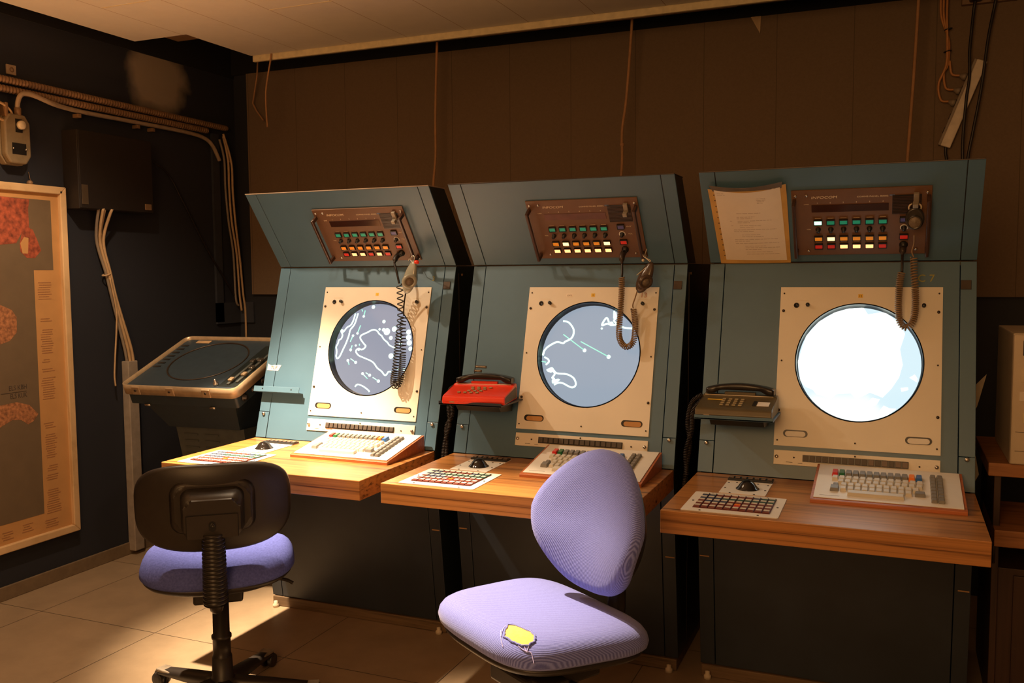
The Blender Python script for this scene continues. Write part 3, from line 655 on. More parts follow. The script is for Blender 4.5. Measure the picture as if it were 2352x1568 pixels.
def make_traces(k, parent):
    d = SCR['S%d' % (k+1)]
    def inside(u, v): return math.hypot(u-CU, v-CV) < CR-.011
    for line in d['lines']:
        P = [(u, v, dome(u, v)+.0008) for u, v in line if inside(u, v)]
        if len(P) > 1: MB(FACE).tube(smooth_path(P, 4), (.0030 if k == 0 else .0034), 6).build('coast_trace', M['trace'], parent)
    for u, v, r in d['dots']:
        if not inside(u, v): continue
        r = min(r, max(.003, CR-.009-math.hypot(u-CU, v-CV)))
        MB(FACE).lathe([(r, -.0005), (r*.95, .0012), (r*.6, .0022), (0, .0025)], 18, frame((u, v, dome(u, v)), (1, 0, 0), (0, 1, 0), (0, 0, 1))).build('echo_spot', M['trace'], parent)
    for (a, b_) in d['thin']:
        MB(FACE).tube([(a[0], a[1], dome(*a)+.0008), (b_[0], b_[1], dome(*b_)+.0008)], .0021, 6).build('track_line', M['trace_thin'], parent)
    if d['polys']:
        for poly in d['polys']:
            m = MB(FACE)
            pp = []
            for u, v in poly:
                q = math.hypot(u-CU, v-CV); lim = CR-.0075
                if q > lim: u, v = CU+(u-CU)*lim/q, CV+(v-CV)*lim/q
                pp.append((u, v))
            cx = sum(p[0] for p in pp)/len(pp); cy = sum(p[1] for p in pp)/len(pp)
            # fan in rings so that the patch follows the bulge of the glass
            vs = [m.v((u, v, dome(u, v)+.0012)) for u, v in pp]
            f = m.face(vs)
            if f:
                r = bmesh.ops.triangulate(m.bm, faces=[f])
            bmesh.ops.subdivide_edges(m.bm, edges=m.bm.edges[:], cuts=5, use_grid_fill=True)
            Fi = FACE.inverted()
            for q in m.bm.verts:
                p = Fi @ q.co; q.co = FACE @ Vector((p.x, p.y, dome(p.x, p.y)+.0012))
            m.build('phosphor_patch', M['flood'], parent)

LIT = [dict(g=(), a=(), r=(1, 2, 4)), dict(g=(), a=(1, 5), r=(0, 1, 2, 3, 4, 5)), dict(g=(0,), a=(1,), r=(2, 3, 4))]
LABELS = ['steel-blue radar console nearest the corner, without a telephone, behind the black-backed chair',
          'steel-blue middle radar console with the red telephone, its screen showing few green lines',
          'steel-blue radar console with the blown-out white screen and a paper on its hood']

def square_button(col):
    def mk():
        m = MB(); m.box(-.0112, .0112, -.0072, .0072, .001, .0062, .0012); return m.mesh('push_button', M[col])
    return mk
def button_rim():
    m = MB(); o_, i_ = rrect(-.0134, .0134, -.0096, .0102, .001, 2), rrect(-.0116, .0116, -.0076, .0076, .0008, 2)
    A = [m.v((a, c, 0)) for a, c in o_]; B = [m.v((a, c, .0072)) for a, c in o_]; C_ = [m.v((a, c, .0072)) for a, c in i_]; D_ = [m.v((a, c, 0)) for a, c in i_]
    n = len(o_)
    for i in range(n):
        j = (i+1) % n
        m.face([A[i], A[j], B[j], B[i]]); m.face([B[i], B[j], C_[j], C_[i]]); m.face([C_[i], C_[j], D_[j], D_[i]])
    return m.mesh('button_bezel', M['black'])
def key_mesh(name, col, wx, wy, h, taper=.0022):
    def mk():
        m = MB(); B = [(-wx, -wy), (wx, -wy), (wx, wy), (-wx, wy)]; T = [(-wx+taper, -wy+taper*.9), (wx-taper, -wy+taper*.9), (wx-taper, wy-taper*.5), (-wx+taper, wy-taper*.5)]
        A = [m.v((a, c, 0)) for a, c in B]; C_ = [m.v((a, c, h)) for a, c in T]
        fs = [m.face([A[i], A[(i+1) % 4], C_[(i+1) % 4], C_[i]]) for i in range(4)]+[m.face(C_), m.face(A[::-1])]
        bmesh.ops.bevel(m.bm, geom=list({e for f in fs[:5] for e in f.edges}), offset=.0009, segments=2, affect='EDGES')
        return m.mesh(name, M[col])
    return mk

def console(k):
    c = thing('radar_console', LABELS[k], 'radar console', (OFF[k], 0, 0), 0, 'radar consoles along the panelled wall')
    # carcass: sides, back and hood shell (front is closed by the plates below)
    m = MB()
    prof = [(-.1150, .045), (-.2006, .70), (-.2006, ZD), (0, ZC), (.45, ZC), (.45, .045)]
    for x in (0, W_-.012):
        m.prism([(y+(.004 if y < .2 else 0), z) for y, z in prof], x, x+.012, lambda a, b_, d: (d, a, b_))
    m.box(.012, W_-.012, .44, .45, .045, ZC-.002); m.box(.012, W_-.012, .01, .44, ZC-.014, ZC-.002); m.box(.012, W_-.012, -.10, .44, .045, .055)
    m.build('carcass', M['black_side'], c)
    m = MB(); m.prism([(.0035, ZC+.002), (YT+.0035, ZT), (-.09, ZT), (.15, ZC+.002)], .002, W_-.002, lambda a, b_, d: (d, a, b_), .001)
    m.build('hood_shell', M['black_side'], c)
    # hood face: two strips and the wide centre
    HV = math.hypot(YT, ZT-ZC)
    for nm, u0, u1 in (('hood_strip', 0, .0495), ('hood_panel', .0525, .7865), ('hood_strip', .7895, W_)):
        m = MB(HOOD); m.box(u0, u1, .003, HV, -.005, 0, .001); m.build(nm, M['blue'], c)
    m = MB(); m.box(0, W_, YT-.002, -.09, ZT-.0005, ZT+.003, .001); m.build('hood_lid', mat('worn_hood_edge', (.28, .2, .13, 1), .5), c) if k == 0 else m.build('hood_lid', M['trim_metal'], c)
    # sloping face
    FV = -(ZC-ZD)*k1
    vs_ = -.620 if k != 0 else -.619
    for u0, u1 in ((0, .0495), (.7895, W_)):
        m = MB(FACE); m.box(u0, u1, vs_+.001, -.003, -.005, 0, .001); st = m.build('side_strip', M['blue'], c)
        m = MB(FACE); m.box(u0, u1, FV+.002, vs_-.001, -.004, .0015, .001); m.build('side_strip', M['blue'], c)
        shared('scr_big', lambda: screw_mesh(.0075, .008), st, 'screw', at(FACE, (u0+u1)/2, -.628, .001))
    m = MB(FACE); plate_hole(m, .0525, .7865, FV+.002, -.003, CU, CV, .199, -.005, 0); m.build('face_panel', M['blue'], c)
    m = MB(FACE); m.box(.790, .820, -.094, -.064, .0005, .004, .001); m.build('badge', M['trim_metal'], c)
    # base below the desk
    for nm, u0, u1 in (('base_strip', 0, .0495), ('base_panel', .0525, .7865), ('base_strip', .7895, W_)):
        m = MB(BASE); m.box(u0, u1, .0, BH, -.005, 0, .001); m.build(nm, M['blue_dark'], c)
    for u in (.02, .815):
        m = MB(BASE); m.box(u-.016, u+.016, .40-.02*(u > .5), .404-.02*(u > .5), 0, .0008); m.build('scratch', M['chip'], c)
    m = MB(); m.box(.004, W_-.004, -.122, .40, 0, .042, .003); m.build('plinth', M['plinthwood'], c)
    for u in (.028, .807):
        m = MB(); m.lathe([(.013, 0), (.013, .012), (.008, .016), (.008, .026), (0, .028)], 14, frame((u, -.135, 0), (1, 0, 0), (0, 1, 0), (0, 0, 1))); m.build('levelling_foot', M['white_rubber'], c)
    # side screws and edge trim seen in the gaps
    for u in (-.0015, W_+.0005):
        m = MB(); m.box(u, u+.001, .02, .028, .06, ZC-.03); m.build('edge_trim', M['trim_metal'], c)
    for z in (.80, 1.405):
        m = MB(); m.lathe([(.005, 0), (.005, .003), (0, .004)], 10, frame((W_, .05, z), (0, 1, 0), (0, 0, 1), (1, 0, 0))); m.build('side_screw', M['conduit'], c)

    # radar tube panel
    m = MB(FACE); plate_hole(m, .2435, .7395, -.6215, -.0870, CU, CV, CR, -.004, .0035)
    crt = m.build('screen_panel', M['cream'], c)
    m = MB(FACE); A = frame((CU, CV, 0), (1, 0, 0), (0, 1, 0), (0, 0, 1))
    m.lathe([(CR-.0004, .0042), (CR-.0004, -.034), (CR-.008, -.034), (CR-.008, -.028), (CR-.004, -.024), (CR-.004, .0042)], 72, A, caps=False)
    m.build('bezel', M['black'], crt)
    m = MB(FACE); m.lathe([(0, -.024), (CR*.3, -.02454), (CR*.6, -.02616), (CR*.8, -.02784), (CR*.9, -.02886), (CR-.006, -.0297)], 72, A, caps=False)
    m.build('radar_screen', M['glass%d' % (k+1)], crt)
    make_traces(k, crt)
    for u, v, r in ((.296, -.150, .0088),):
        m = MB(FACE); m.lathe([(r, .003), (r, .0055), (r*.75, .0058), (r*.7, .004), (0, .004)], 20, frame((u, v, 0), (1, 0, 0), (0, 1, 0), (0, 0, 1))); m.build('indicator', M['black'], crt)
    for u in (.332, .685):
        m = MB(FACE); m.lathe([(.0062, .003), (.0062, .016), (.0045, .018), (0, .018)], 16, frame((u, -.149, 0), (1, 0, 0), (0, 1, 0), (0, 0, 1))); m.build('knob', M['black'], crt)
    m = MB(FACE); m.box(.4955-.007, .4955+.007, -.123, -.111, .0036, .0042); tg = m.build('number_tag', M['yellow'], crt)
    if k == 2: text_mesh('tag_number', '12', .009, M['text_dark'], FACE, tg, .4955, -.1205, .0043, .008, 'CENTER')
    else: text_mesh('tag_number', '2' if k else '1', .009, M['text_dark'], FACE, tg, .4955, -.1205, .0043, None, 'CENTER')
    if k == 1:
        m = MB(FACE); m.box(.392, .417, -.124, -.112, .0036, .0042); st = m.build('sticker', M['tape'], crt)
        text_mesh('sticker_text', 'OPS', .008, M['cord_tan'], FACE, st, .4045, -.1215, .0043, .018, 'CENTER')
        text_mesh('pencil_mark', '13', .026, M['red_mark'], FACE, crt, .672, -.125, .0037)
    for u0, u1 in ((.292, .334), (.664, .700)):
        m = MB(FACE); m.box(u0, u1, -.1335, -.1325, .0036, .0039); m.build('engraving', M['text'], crt)
    for u in (.310, .677):
        m = MB(FACE); m.prism(stadium(u, -.580, .027, .0115), .0036, .0040); sl = m.build('finger_slot', M['black'], crt)
        m = MB(FACE); m.prism(stadium(u+(.003 if k < 2 else 0), -.5815, .0235, .0085), .0040, .0075 if k == 2 else .0060, bev=.001); m.build('slot_latch', M['cream2'] if k == 2 else M['map_margin'], sl)
    for i, (u, v) in enumerate(((.255, -.169), (.728, -.169), (.254, -.505), (.730, -.504))):
        shared('scr_mid', lambda: screw_mesh(.0048, .004, 'trim_metal'), crt, 'screw', at(FACE, u, v, .0035))
    for (u, v) in ((.256, -.339), (.728, -.340), (.254, -.604), (.493, -.600), (.729, -.602), (.255, -.109), (.729, -.108)):
        shared('scr_small', lambda: screw_mesh(.0028, .0025, 'trim_metal'), crt, 'screw', at(FACE, u, v, .0035))
    # strip with the sixteen square buttons
    m = MB(FACE); m.box(.2455, .7395, -.683, -.636, .0005, .004, .001); bs = m.build('button_strip', M['cream'], c)
    m = MB(FACE); m.box(.336, .650, -.6695, -.6475, .004, .0075, .001); m.build('button_frame', M['black'], bs)
    for i in range(16):
        u = .3365+.0196*(i+.5)
        dim = k == 2 and i in (10, 12, 14, 15)
        shared('sq_dim' if dim else 'sq_dark', lambda dim=dim: MB().box(-.0078, .0078, -.0085, .0085, 0, .0025, .0008).mesh('square_button', M['btn_dim' if dim else 'btn_dark']), bs, 'square_button', at(FACE, u, -.6585, .0075))
    for u in (.255, .729): shared('scr_mid2', lambda: screw_mesh(.006, .007), bs, 'screw', at(FACE, u, -.658, .004))
    for (u, v) in ((.309, -.658), (.494, -.642), (.681, -.660), (.494, -.6775)): shared('scr_small', None, bs, 'screw', at(FACE, u, v, .004))
    m = MB(FACE); m.box(.285, .305, -.6745, -.6732, .0041, .0044); m.box(.322, .336, -.6765, -.6752, .0041, .0044); m.build('engraving', M['text_dark'], bs)

    # intercom panel in the hood
    ip = MB(HOOD).box(.2855, .6965, .0350, .2870, .0005, .006, .001).build('intercom_panel', M['brownp'], c)
    for u in (.2945, .6880):
        m = MB(HOOD)
        m.prism([(.055, .006), (.055, .044), (.047, .047), (.047, .006)], u-.0055, u+.0055, lambda a, b_, d: (d, a, b_)) if False else None
        m.box(u-.0055, u+.0055, .048, .258, .034, .046, .003); m.box(u-.0055, u+.0055, .048, .062, .006, .036, .002); m.box(u-.0055, u+.0055, .244, .258, .006, .036, .002)
        m.build('handle', M['brownh'], ip)
    m = MB(HOOD); m.box(.346, .575, .2045, .2315, .0062, .0075, .0005); m.build('display', M['display'] if k != 1 else mat('dusty_red_display', (.12, .045, .035, 1), .35, var=.35, scale=14), ip)
    m = MB(HOOD); m.box(.585, .668, .190, .2595, .0062, .0080); gr = m.build('speaker_grille', M['black'], ip)
    m = MB(HOOD)
    for i in range(12): m.box(.586, .667, .1925+.0055*i, .1945+.0055*i, .008, .0095)
    m.build('grille_ribs', M['brownh'], gr)
    us = [.364+.0389*i for i in range(6)]
    rows = (('green', .166, 'g'), ('amber', .1025, 'a'), ('red', .0715, 'r'))
    for colr, v, key in rows:
        for i, u in enumerate(us):
            lit = i in LIT[k][key]
            bz = shared('rim', button_rim, ip, 'button_bezel', at(HOOD, u, v, .006))
            nm = colr+('_lit' if lit else '_btn')
            o_ = shared('btn_'+nm, square_button(nm), ip, 'push_button', at(HOOD, u, v, .006))
            m = None
    for i, u in enumerate(us):
        for key, v in (('dash1', .1805), ('dash2', .0875)):
            shared(key, lambda: MB().box(-.009, .009, -.0006, .0006, .0061, .0066).mesh('engraving', M['text']), ip, 'engraving', at(HOOD, u, v))
        shared('kn_small', lambda: MB().lathe([(.0085, 0), (.0085, .002), (.0062, .003), (.0055, .015), (0, .0155)], 18).mesh('volume_knob', M['black']), ip, 'volume_knob', at(HOOD, u, .1375, .006))
    for nm, v in (('blue_btn', .1700), ('red_btn', .1045)):
        shared('rim', button_rim, ip, 'button_bezel', at(HOOD, .6205, v, .006)); shared('btn_'+nm, square_button(nm), ip, 'push_button', at(HOOD, .6205, v, .006))
    m = MB(HOOD); m.tube([(.6205+.0105*math.cos(a), .138+.0105*math.sin(a), .0068) for a in [math.radians(-30+240*i/18) for i in range(19)]], .0018, 6); m.build('dial_arc', M['cream2'], ip)
    shared('kn_small', None, ip, 'volume_knob', at(HOOD, .6205, .138, .006))
    shared('conn', lambda: MB().lathe([(.013, 0), (.013, .004), (.009, .006), (.008, .016), (.0045, .016), (.004, .008), (0, .008)], 20).mesh('socket', M['black']), ip, 'socket', at(HOOD, .6205, .0725, .006))
    m = MB(HOOD); m.box(.645, .661, .232, .268, .006, .018, .002); m.box(.643, .659, .226, .240, .014, .034, .002); m.build('hanging_clip', M['clip'], ip)
    for (u, v) in ((.298, .2685), (.3315, .2690), (.684, .2660), (.3315, .0530), (.657, .0540), (.690, .0450)):
        shared('scr_mid3', lambda: screw_mesh(.0046, .004), ip, 'screw', at(HOOD, u, v, .006))
    text_mesh('lettering', 'INFOCOM', .0125, M['text'], HOOD, ip, .345, .2555, .0062, .078, shear=.15)
    text_mesh('lettering', 'COMMS PANEL 80002', .0072, M['text'], HOOD, ip, .482, .2555, .0062, .091)
    for i, u in enumerate(us): text_mesh('numeral', str(i+1), .007, M['text'], HOOD, ip, u, .2365, .0062, None, 'CENTER')
    text_mesh('lettering', 'LINE', .005, M['text'], HOOD, ip, .323, .2335, .0062, .014)
    text_mesh('lettering', 'VOL', .006, M['text'], HOOD, ip, .328, .1365, .0062, .014)
    text_mesh('lettering', 'INT', .006, M['text'], HOOD, ip, .640, .1675, .0062, .018)
    text_mesh('lettering', 'VOL', .006, M['text'], HOOD, ip, .642, .1365, .0062, .016)
    m = MB(HOOD); m.box(.577, .592, .2575, .2620, .0061, .0068); m.build('engraving', M['text_blue'], ip)
    return c, crt, ip

CON = [console(k) for k in range(3)]

# desks
def desk(k, c):
    m = MB(); yb = -.2030
    m.prism([(-.7277, .674), (-.7277, ZD), (yb, ZD), (yb, .674)], 0, W_, lambda a, b_, d: (d, a, b_), .0018)
    d = m.build('desktop', M['desk'], c)
    # embedded keypad
    m = MB(); m.prism(rrect(.052, .3195, -.707, -.480, .006), ZD+.0002, ZD+.0022); kp = m.build('keypad_plate', M['cream2'], c)
    m = MB(); m.box(.0795, .2935, -.6735, -.5015, ZD+.0022, ZD+.0030); m.build('keypad_bed', M['pad_red'], kp)
    cw, rh = .2140/10, .1720/5
    for r in range(5):
        for q in range(10):
            u, v = .0795+cw*(q+.5), -.5015-rh*(r+.5)
            colr = 'pad_red'
            if r == 1 and q > 2: colr = 'kgreen'
            if (r, q) in ((0, 0), (1, 0), (0, 1), (1, 1), (1, 2), (2, 1), (2, 2), (2, 3), (0, 7)): colr = 'kblue'
            if r == 0 and q > 7: colr = 'kgreen'
            if (r, q) == (3, 5): colr = 'kred'
            def mk(colr=colr):
                mm = MB(); mm.box(-.0092, .0092, -.0145, .0145, 0, .0035, .0012)
                mm.mi = 1; mm.box(-.0080, .0080, -.0015, .0125, .0030, .0042, .0006)
                return mm.mesh('keypad_key', [M[colr] if colr in M else KP[colr], M['key_white'] if colr != 'kred' else M['key_orange']])
            shared('kp_'+colr, mk, kp, 'keypad_key', Matrix.Translation((u, v, ZD+.0030)))
    for (u, v) in ((.066, -.594), (.306, -.594), (.105, -.491), (.265, -.491), (.105, -.697), (.265, -.697)):
        shared('scr_dark', lambda: screw_mesh(.0032, .0015, 'trim_metal'), kp, 'screw', Matrix.Translation((u, v, ZD+.0022)))
    # trackball plate and the small button row behind it
    m = MB(); m.prism(rrect(.1175, .2555, -.467, -.316, .003), ZD+.0002, ZD+.0020); tp_ = m.build('trackball_plate', M['cream2'], c)
    m = MB(); m.lathe([(.0360, 0), (.0350, .0018), (.0310, .0048), (.0268, .0100), (.0228, .0160), (.0175, .0215), (.0115, .0250), (.0055, .0268), (0, .0273)], 36, Matrix.Translation((.193, -.392, ZD+.002))); m.build('trackball', M['ball'], tp_)
    for (u, v) in ((.126, -.33), (.247, -.33), (.126, -.40), (.247, -.40), (.15, -.462), (.222, -.462), (.15, -.322), (.215, -.322)):
        shared('scr_dark', None, tp_, 'screw', Matrix.Translation((u, v, ZD+.0020)))
    m = MB(); m.box(.1165, .2565, -.309, -.252, ZD+.0002, ZD+.0020); fb = m.build('function_strip', M['cream2'], c)
    m = MB(); m.box(.1170, .2565, -.298, -.256, ZD+.0020, ZD+.0085, .001); m.build('strip_housing', M['black'], fb)
    for i in range(7):
        shared('fbtn', lambda: MB().box(-.0072, .0072, -.0105, .0105, 0, .003, .001).mesh('strip_button', M['btn_dim']), fb, 'strip_button', Matrix.Translation((.1268+.0199*i, -.275, ZD+.0085)))
    return d
KP = dict(kgreen=mat('dark_green_keypad', (.02, .07, .05, 1), .5), kblue=mat('navy_keypad', (.035, .05, .10, 1), .5), kred=mat('red_keypad_key', (.45, .03, .02, 1), .5))
for k in range(3): desk(k, CON[k][0])
m = MB(); m.prism([(.55, .6738), (.575, .690), (.60, .6738)], -.7280, -.7270, lambda a, b_, d: (a, d, b_)); m.build('chipped_edge', mat('pale_chip', (.45, .27, .17, 1), .7), CON[1][0])

# ------------------------------------------------------------------ keyboards
KTH = math.atan2(.048, .275)
KB = frame((0, 0, .012), (1, 0, 0), (0, math.cos(KTH), math.sin(KTH)), (0, -math.sin(KTH), math.cos(KTH)))
def keyboard(k, label):
    t = thing('keyboard', label, 'keyboard', (OFF[k]+.3885, -.482, ZD), 0, 'keyboards on the console desks')
    m = MB(); m.prism([(-.006, 0), (-.006, .010), (0, .012), (.270, .012+.270*math.tan(KTH)), (.272, 0)], -.004, .4085, lambda a, b_, d: (d, a, b_), .001)
    m.build('case', M['case'], t)
    m = MB(KB); m.box(.004, .4005, .006, .268, .0003, .0026, .0006); m.build('top_plate', M['cream2'], t)
    P = .0196
    def key(name, shape, u, v): return shared(name, shape, t, 'key', at(KB, u, v, .0026))
    for i in range(13):
        colr = {0: 'key_red', 1: 'key_green', 11: 'key_orange', 12: 'key_blue'}.get(i, 'key_grey')
        key('fn_'+colr, key_mesh('key', colr, .0091, .0165, .012), .054+P*i, .190)
    for r, (u0, n, v) in enumerate(((.056, 13, .152), (.0735, 12, .1255), (.0835, 11, .099), (.0835, 10, .0725))):
        for i in range(n): key('wh', key_mesh('key', 'key_white', .0092, .0122, .0095), u0+P*i, v)
    key('lg', key_mesh('key', 'key_grey', .0125, .0155, .0105), .0585, .072)
    key('lgs', key_mesh('key', 'key_grey', .0085, .0085, .0095), .0605, .097)
    key('rg', key_mesh('key', 'key_grey', .0140, .0120, .0105), .2900, .0735)
    key('space', key_mesh('key', 'key_white', .0765, .0125, .0100), .1720, .0430)
    for r in range(8):
        for q in range(2): key('pad', key_mesh('key', 'key_grey', .0083, .0112, .0095), .3265+.0185*q, .210-.0245*r)
    m = MB(KB); m.box(.02, .075, .0235, .0245, .0027, .0029); m.build('engraving', M['text_dark'], t)
    return t
keyboard(0, 'keyboard bathed in light on the desk nearest the corner, with coloured function keys')
keyboard(1, 'keyboard on the middle desk, half hidden by the blue chair back')
keyboard(2, 'keyboard in an orange wood case on the right-hand desk below the white screen')

# ------------------------------------------------------------------ telephones and their shelves
def shelf(k, full=True):
    c = CON[k][0]; m = MB()
    if full:
        m.box(.018, .262, -.352, -.150, .9445, .950, .001); m.box(.018, .262, -.352, -.349, .9445, .958, .0008)
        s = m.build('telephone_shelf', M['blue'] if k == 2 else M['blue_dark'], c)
        m = MB(); m.prism([(-.157, .9445), (-.30, .9445), (-.27, .915), (-.166, .905)], .055, .225, lambda a, b_, d: (d, a, b_), .001); m.build('bracket', M['black_side'], s)
    else:
        m = MB(FACE); m.box(-.022, .203, -.538, -.517, .028, .031, .0008); m.box(-.022, .203, -.5395, -.537, .0005, .031, .0005)
        s = m.build('empty_shelf_bracket', M['blue'], c)
        for u in (.022, .165):
            m = MB(FACE); m.lathe([(.003, .031), (.003, .0316), (0, .0316)], 10, frame((u, -.527, 0), (1, 0, 0), (0, 1, 0), (0, 0, 1))); m.build('hole', M['black_matt'], s)
shelf(0, False); shelf(1); shelf(2)

def telephone(name, label, loc, rz, body, keysm, wide=.230, olive=False):
    t = thing(name, label, 'telephone', loc, rz, 'telephones on the console shelves')
    h = wide/2
    m = MB(); prof = [(-.095, 0), (-.100, .010), (-.094, .026), (-.084, .030), (.035, .049), (.040, .056), (.072, .058), (.080, .046), (.080, 0)]
    m.prism(prof, -h, h, lambda a, b_, d: (d, a, b_), .003); bd = m.build('body', body, t)
    ta = math.atan2(.019, .119)
    TOP = frame((0, -.084, .0305), (1, 0, 0), (0, math.cos(ta), math.sin(ta)), (0, -math.sin(ta), math.cos(ta)))
    if not olive:
        for sx in (-1, 1):
            m = MB(); m.prism([(-.088, .004), (-.090, .02), (-.078, .026), (.060, .045), (.070, .040), (.070, .006)], sx*h+(-.0006 if sx < 0 else -.0002), sx*h+(.0002 if sx < 0 else .0008), lambda a, b_, d: (d, a, b_)); m.build('side_panel', M['phone_side'], bd)
    m = MB(); m.box(-h+.006, h-.012, .0395, .0425, .050, .0565, .0008); m.build('cradle_edge', M['text'], bd)
    m = MB(); m.box(-.050, .050, .043, .062, .056, .066, .002); m.build('cradle', body, bd)
    # handset lying across the rear
    m = MB(); R = []; P = []
    N = 26; hw = h-.010
    for i in range(N+1):
        a = i/N*2-1; x = a*hw; P.append(x)
        ends = 1/(1+math.exp(-(abs(a)-.68)*26))
        z0 = .060+.012*(1-ends); z1 = .094-.016*a*a; half = .019+.006*ends
        R.append((half, z0 if abs(a) < 1 else z0, z1))
    rings = []
    for x, (hy, z0, z1) in zip(P, R):
        pts = rrect(.058-hy, .058+hy, z0, z1, .007, 3); rings.append([m.v((x, y, z)) for y, z in pts])
    n = len(rings[0])
    for a, b_ in zip(rings, rings[1:]):
        for i in range(n): m.face([a[i], a[(i+1) % n], b_[(i+1) % n], b_[i]], True)
    m.face(rings[0][::-1]); m.face(rings[-1]); m.build('handset', M['bakelite'], t)
    kw = .0225 if not olive else .0195; x0 = -.030 if not olive else -.043
    for r in range(4):
        for q in range(4 if (olive or r in (0, 3)) else 3):
            xx = x0+kw*q+(-.0 if olive else (.008*r*-1+.012 if True else 0))
            if not olive and r == 0: xx = x0+kw*q-.002
            if not olive and r == 3: xx = x0+kw*(q-1)-.012
            shared(name+'_key', lambda: MB().box(-.0058, .0058, -.0052, .0052, 0, .0035, .0014).mesh('key', keysm), t, 'key', at(TOP, xx, .092-.0215*r, .001))
    m = MB(); m.box(-h+.028, -h+.046, -.1005, -.0985, .0055, .0095, .0005); m.build('emblem', M['alu'], bd)
    if olive:
        m = MB(TOP); m.box(-.097, -.048, .083, .092, .0004, .0012); m.build('yellow_label', M['yellow'], bd)
        m = MB(TOP); m.box(.066, .103, .035, .078, .0004, .0014); m.build('paper_label', M['paper'], bd)
        m = MB(TOP); m.box(.052, .062, .035, .085, .0004, .0018); m.build('index_strip', M['black'], bd)
    return t, bd
tr, br_ = telephone('telephone', 'red push-button telephone with a black handset', (OFF[1]+.140, -.2540, .9502), .14, M['phone_red'], mat('tan_phone_key', (.35, .27, .14, 1), .5))
to, bo_ = telephone('telephone', 'olive-brown push-button telephone with a yellow label and black handset', (OFF[2]+.138, -.2500, .9502), 0, M['phone_olive'], M['key_grey'], .238, True)

def phone_cord(t, P, label):
    m = MB(); Mi = (Matrix.Translation(t.location) @ Matrix.Rotation(t.rotation_euler.z, 4, 'Z')).inverted()
    m.tube(coil([Mi @ Vector(p) for p in P], .0072, .0056), .0017, 6); m.build('coiled_cord', M['cord_brown'], t)
x = OFF[1]
phone_cord(tr, [(x+.016, -.175, .995), (x-.030, -.165, .97), (x-.036, -.165, .90), (x-.030, -.17, .84), (x-.040, -.19, .78), (x-.046, -.20, .70), (x-.050, -.20, .60)], '')
phone_cord(tr, [(x+.020, -.200, .985), (x-.022, -.175, .955), (x-.020, -.165, .88), (x-.044, -.17, .83), (x-.034, -.19, .765), (x-.036, -.20, .69)], '')
x = OFF[2]
phone_cord(to, [(x+.012, -.175, 1.0), (x-.026, -.165, .97), (x-.044, -.155, .90), (x-.034, -.16, .83), (x-.040, -.17, .77), (x-.048, -.19, .68)], '')
phone_cord(to, [(x+.015, -.200, .985), (x-.020, -.18, .94), (x-.028, -.165, .87), (x-.046, -.17, .80), (x-.040, -.18, .72)], '')

# ------------------------------------------------------------------ little labels, tape, marks
m = MB(FACE); m.prism([(.008, -.418), (.014, -.421), (.030, -.4255), (.040, -.422), (.055, -.424), (.060, -.421), (.076, -.4225), (.0635, -.447), (.008, -.4455)], .0005, .0012)
tp = m.build('tape_label', M['tape'], CON[0][0]); text_mesh('handwriting', 'TLF', .019, M['text_dark'], FACE, tp, .024, -.441, .0013, .032, shear=.1)
for u0, u1, v, s in ((.0505, .0985, -.3975, 'RECORDER'), (.0475, .080, -.4135, 'WEST')):
    m = MB(FACE); m.box(u0, u1, v-.0045, v+.0045, .0004, .0014, .0004); e = m.build('embossed_label', M['trim_metal'], CON[1][0])
    text_mesh('lettering', s, .006, M['text'], FACE, e, u0+.004, v-.002, .0015, u1-u0-.009)
text_mesh('pencil_mark', 'C 7', .034, M['yellow_mark'], FACE, CON[2][0], .665, -.068, .0004)
text_mesh('pencil_mark', '3', .026, M['yellow_mark'], FACE, CON[0][0], .735, -.060, .0004)

# paper in a sleeve on the hood of the right-hand console
doc = thing('document', 'typed page in an amber plastic sleeve taped to the right-hand console hood', 'document', (OFF[2], 0, 0))
def curl(u, v):
    q = (u-.03)/.24
    return .0035+.010*math.sin(PI*min(1, max(0, q)))*(.25+.75*v/.33)+.010*max(0, (v-.25)/.08)**2
def sheet(name, mt, uv, w, nu=14, nv=16, parent=doc):
    """uv: bottom-left, bottom-right, top-right, top-left corners in hood (u, v)"""
    m = MB(HOOD); G0, G1 = [], []
    for j in range(nv+1):
        r0, r1 = [], []
        for i in range(nu+1):
            a, b_ = i/nu, j/nv
            u = (uv[0][0]*(1-a)+uv[1][0]*a)*(1-b_)+(uv[3][0]*(1-a)+uv[2][0]*a)*b_
            v = (uv[0][1]*(1-a)+uv[1][1]*a)*(1-b_)+(uv[3][1]*(1-a)+uv[2][1]*a)*b_
            v -= .012*math.sin(PI*a)*b_**3
            z = curl(u, v)+w; r0.append((u, v, z)); r1.append((u, v, z+.0005))
        G0.append(r0); G1.append(r1)
    m.sheet(G0); m.sheet(G1)
    e = [G0[0], G1[0]], [G0[-1], G1[-1]], [[r[0] for r in G0], [r[0] for r in G1]], [[r[-1] for r in G0], [r[-1] for r in G1]]
    for q in e: m.sheet(list(q))
    return m.build(name, mt, parent)
sl = sheet('sleeve_backing', M['sleeve'], [(.038, .0035), (.272, .0035), (.272, .318), (.024, .310)], 0)
sheet('smoky_top_film', M['film'], [(.040, .300), (.258, .303), (.262, .330), (.030, .326)], .0006, 14, 4)
pg = sheet('page', M['paper'], [(.058, .020), (.260, .015), (.253, .308), (.044, .306)], .0010)
m = MB(HOOD)
def line(u0, u1, v, h=.0016):
    u = u0
    while u < u1:
        L = random.uniform(.006, .018); e = min(u1, u+L)
        zc = curl((u+e)/2, v)+.0017; z0, z1 = curl(u, v)+.0017, curl(e, v)+.0017
        P = [m.v((u, v-h/2, z0)), m.v((e, v-h/2, z1)), m.v((e, v+h/2, z1)), m.v((u, v+h/2, z0))]; m.face(P); u = e+.0022
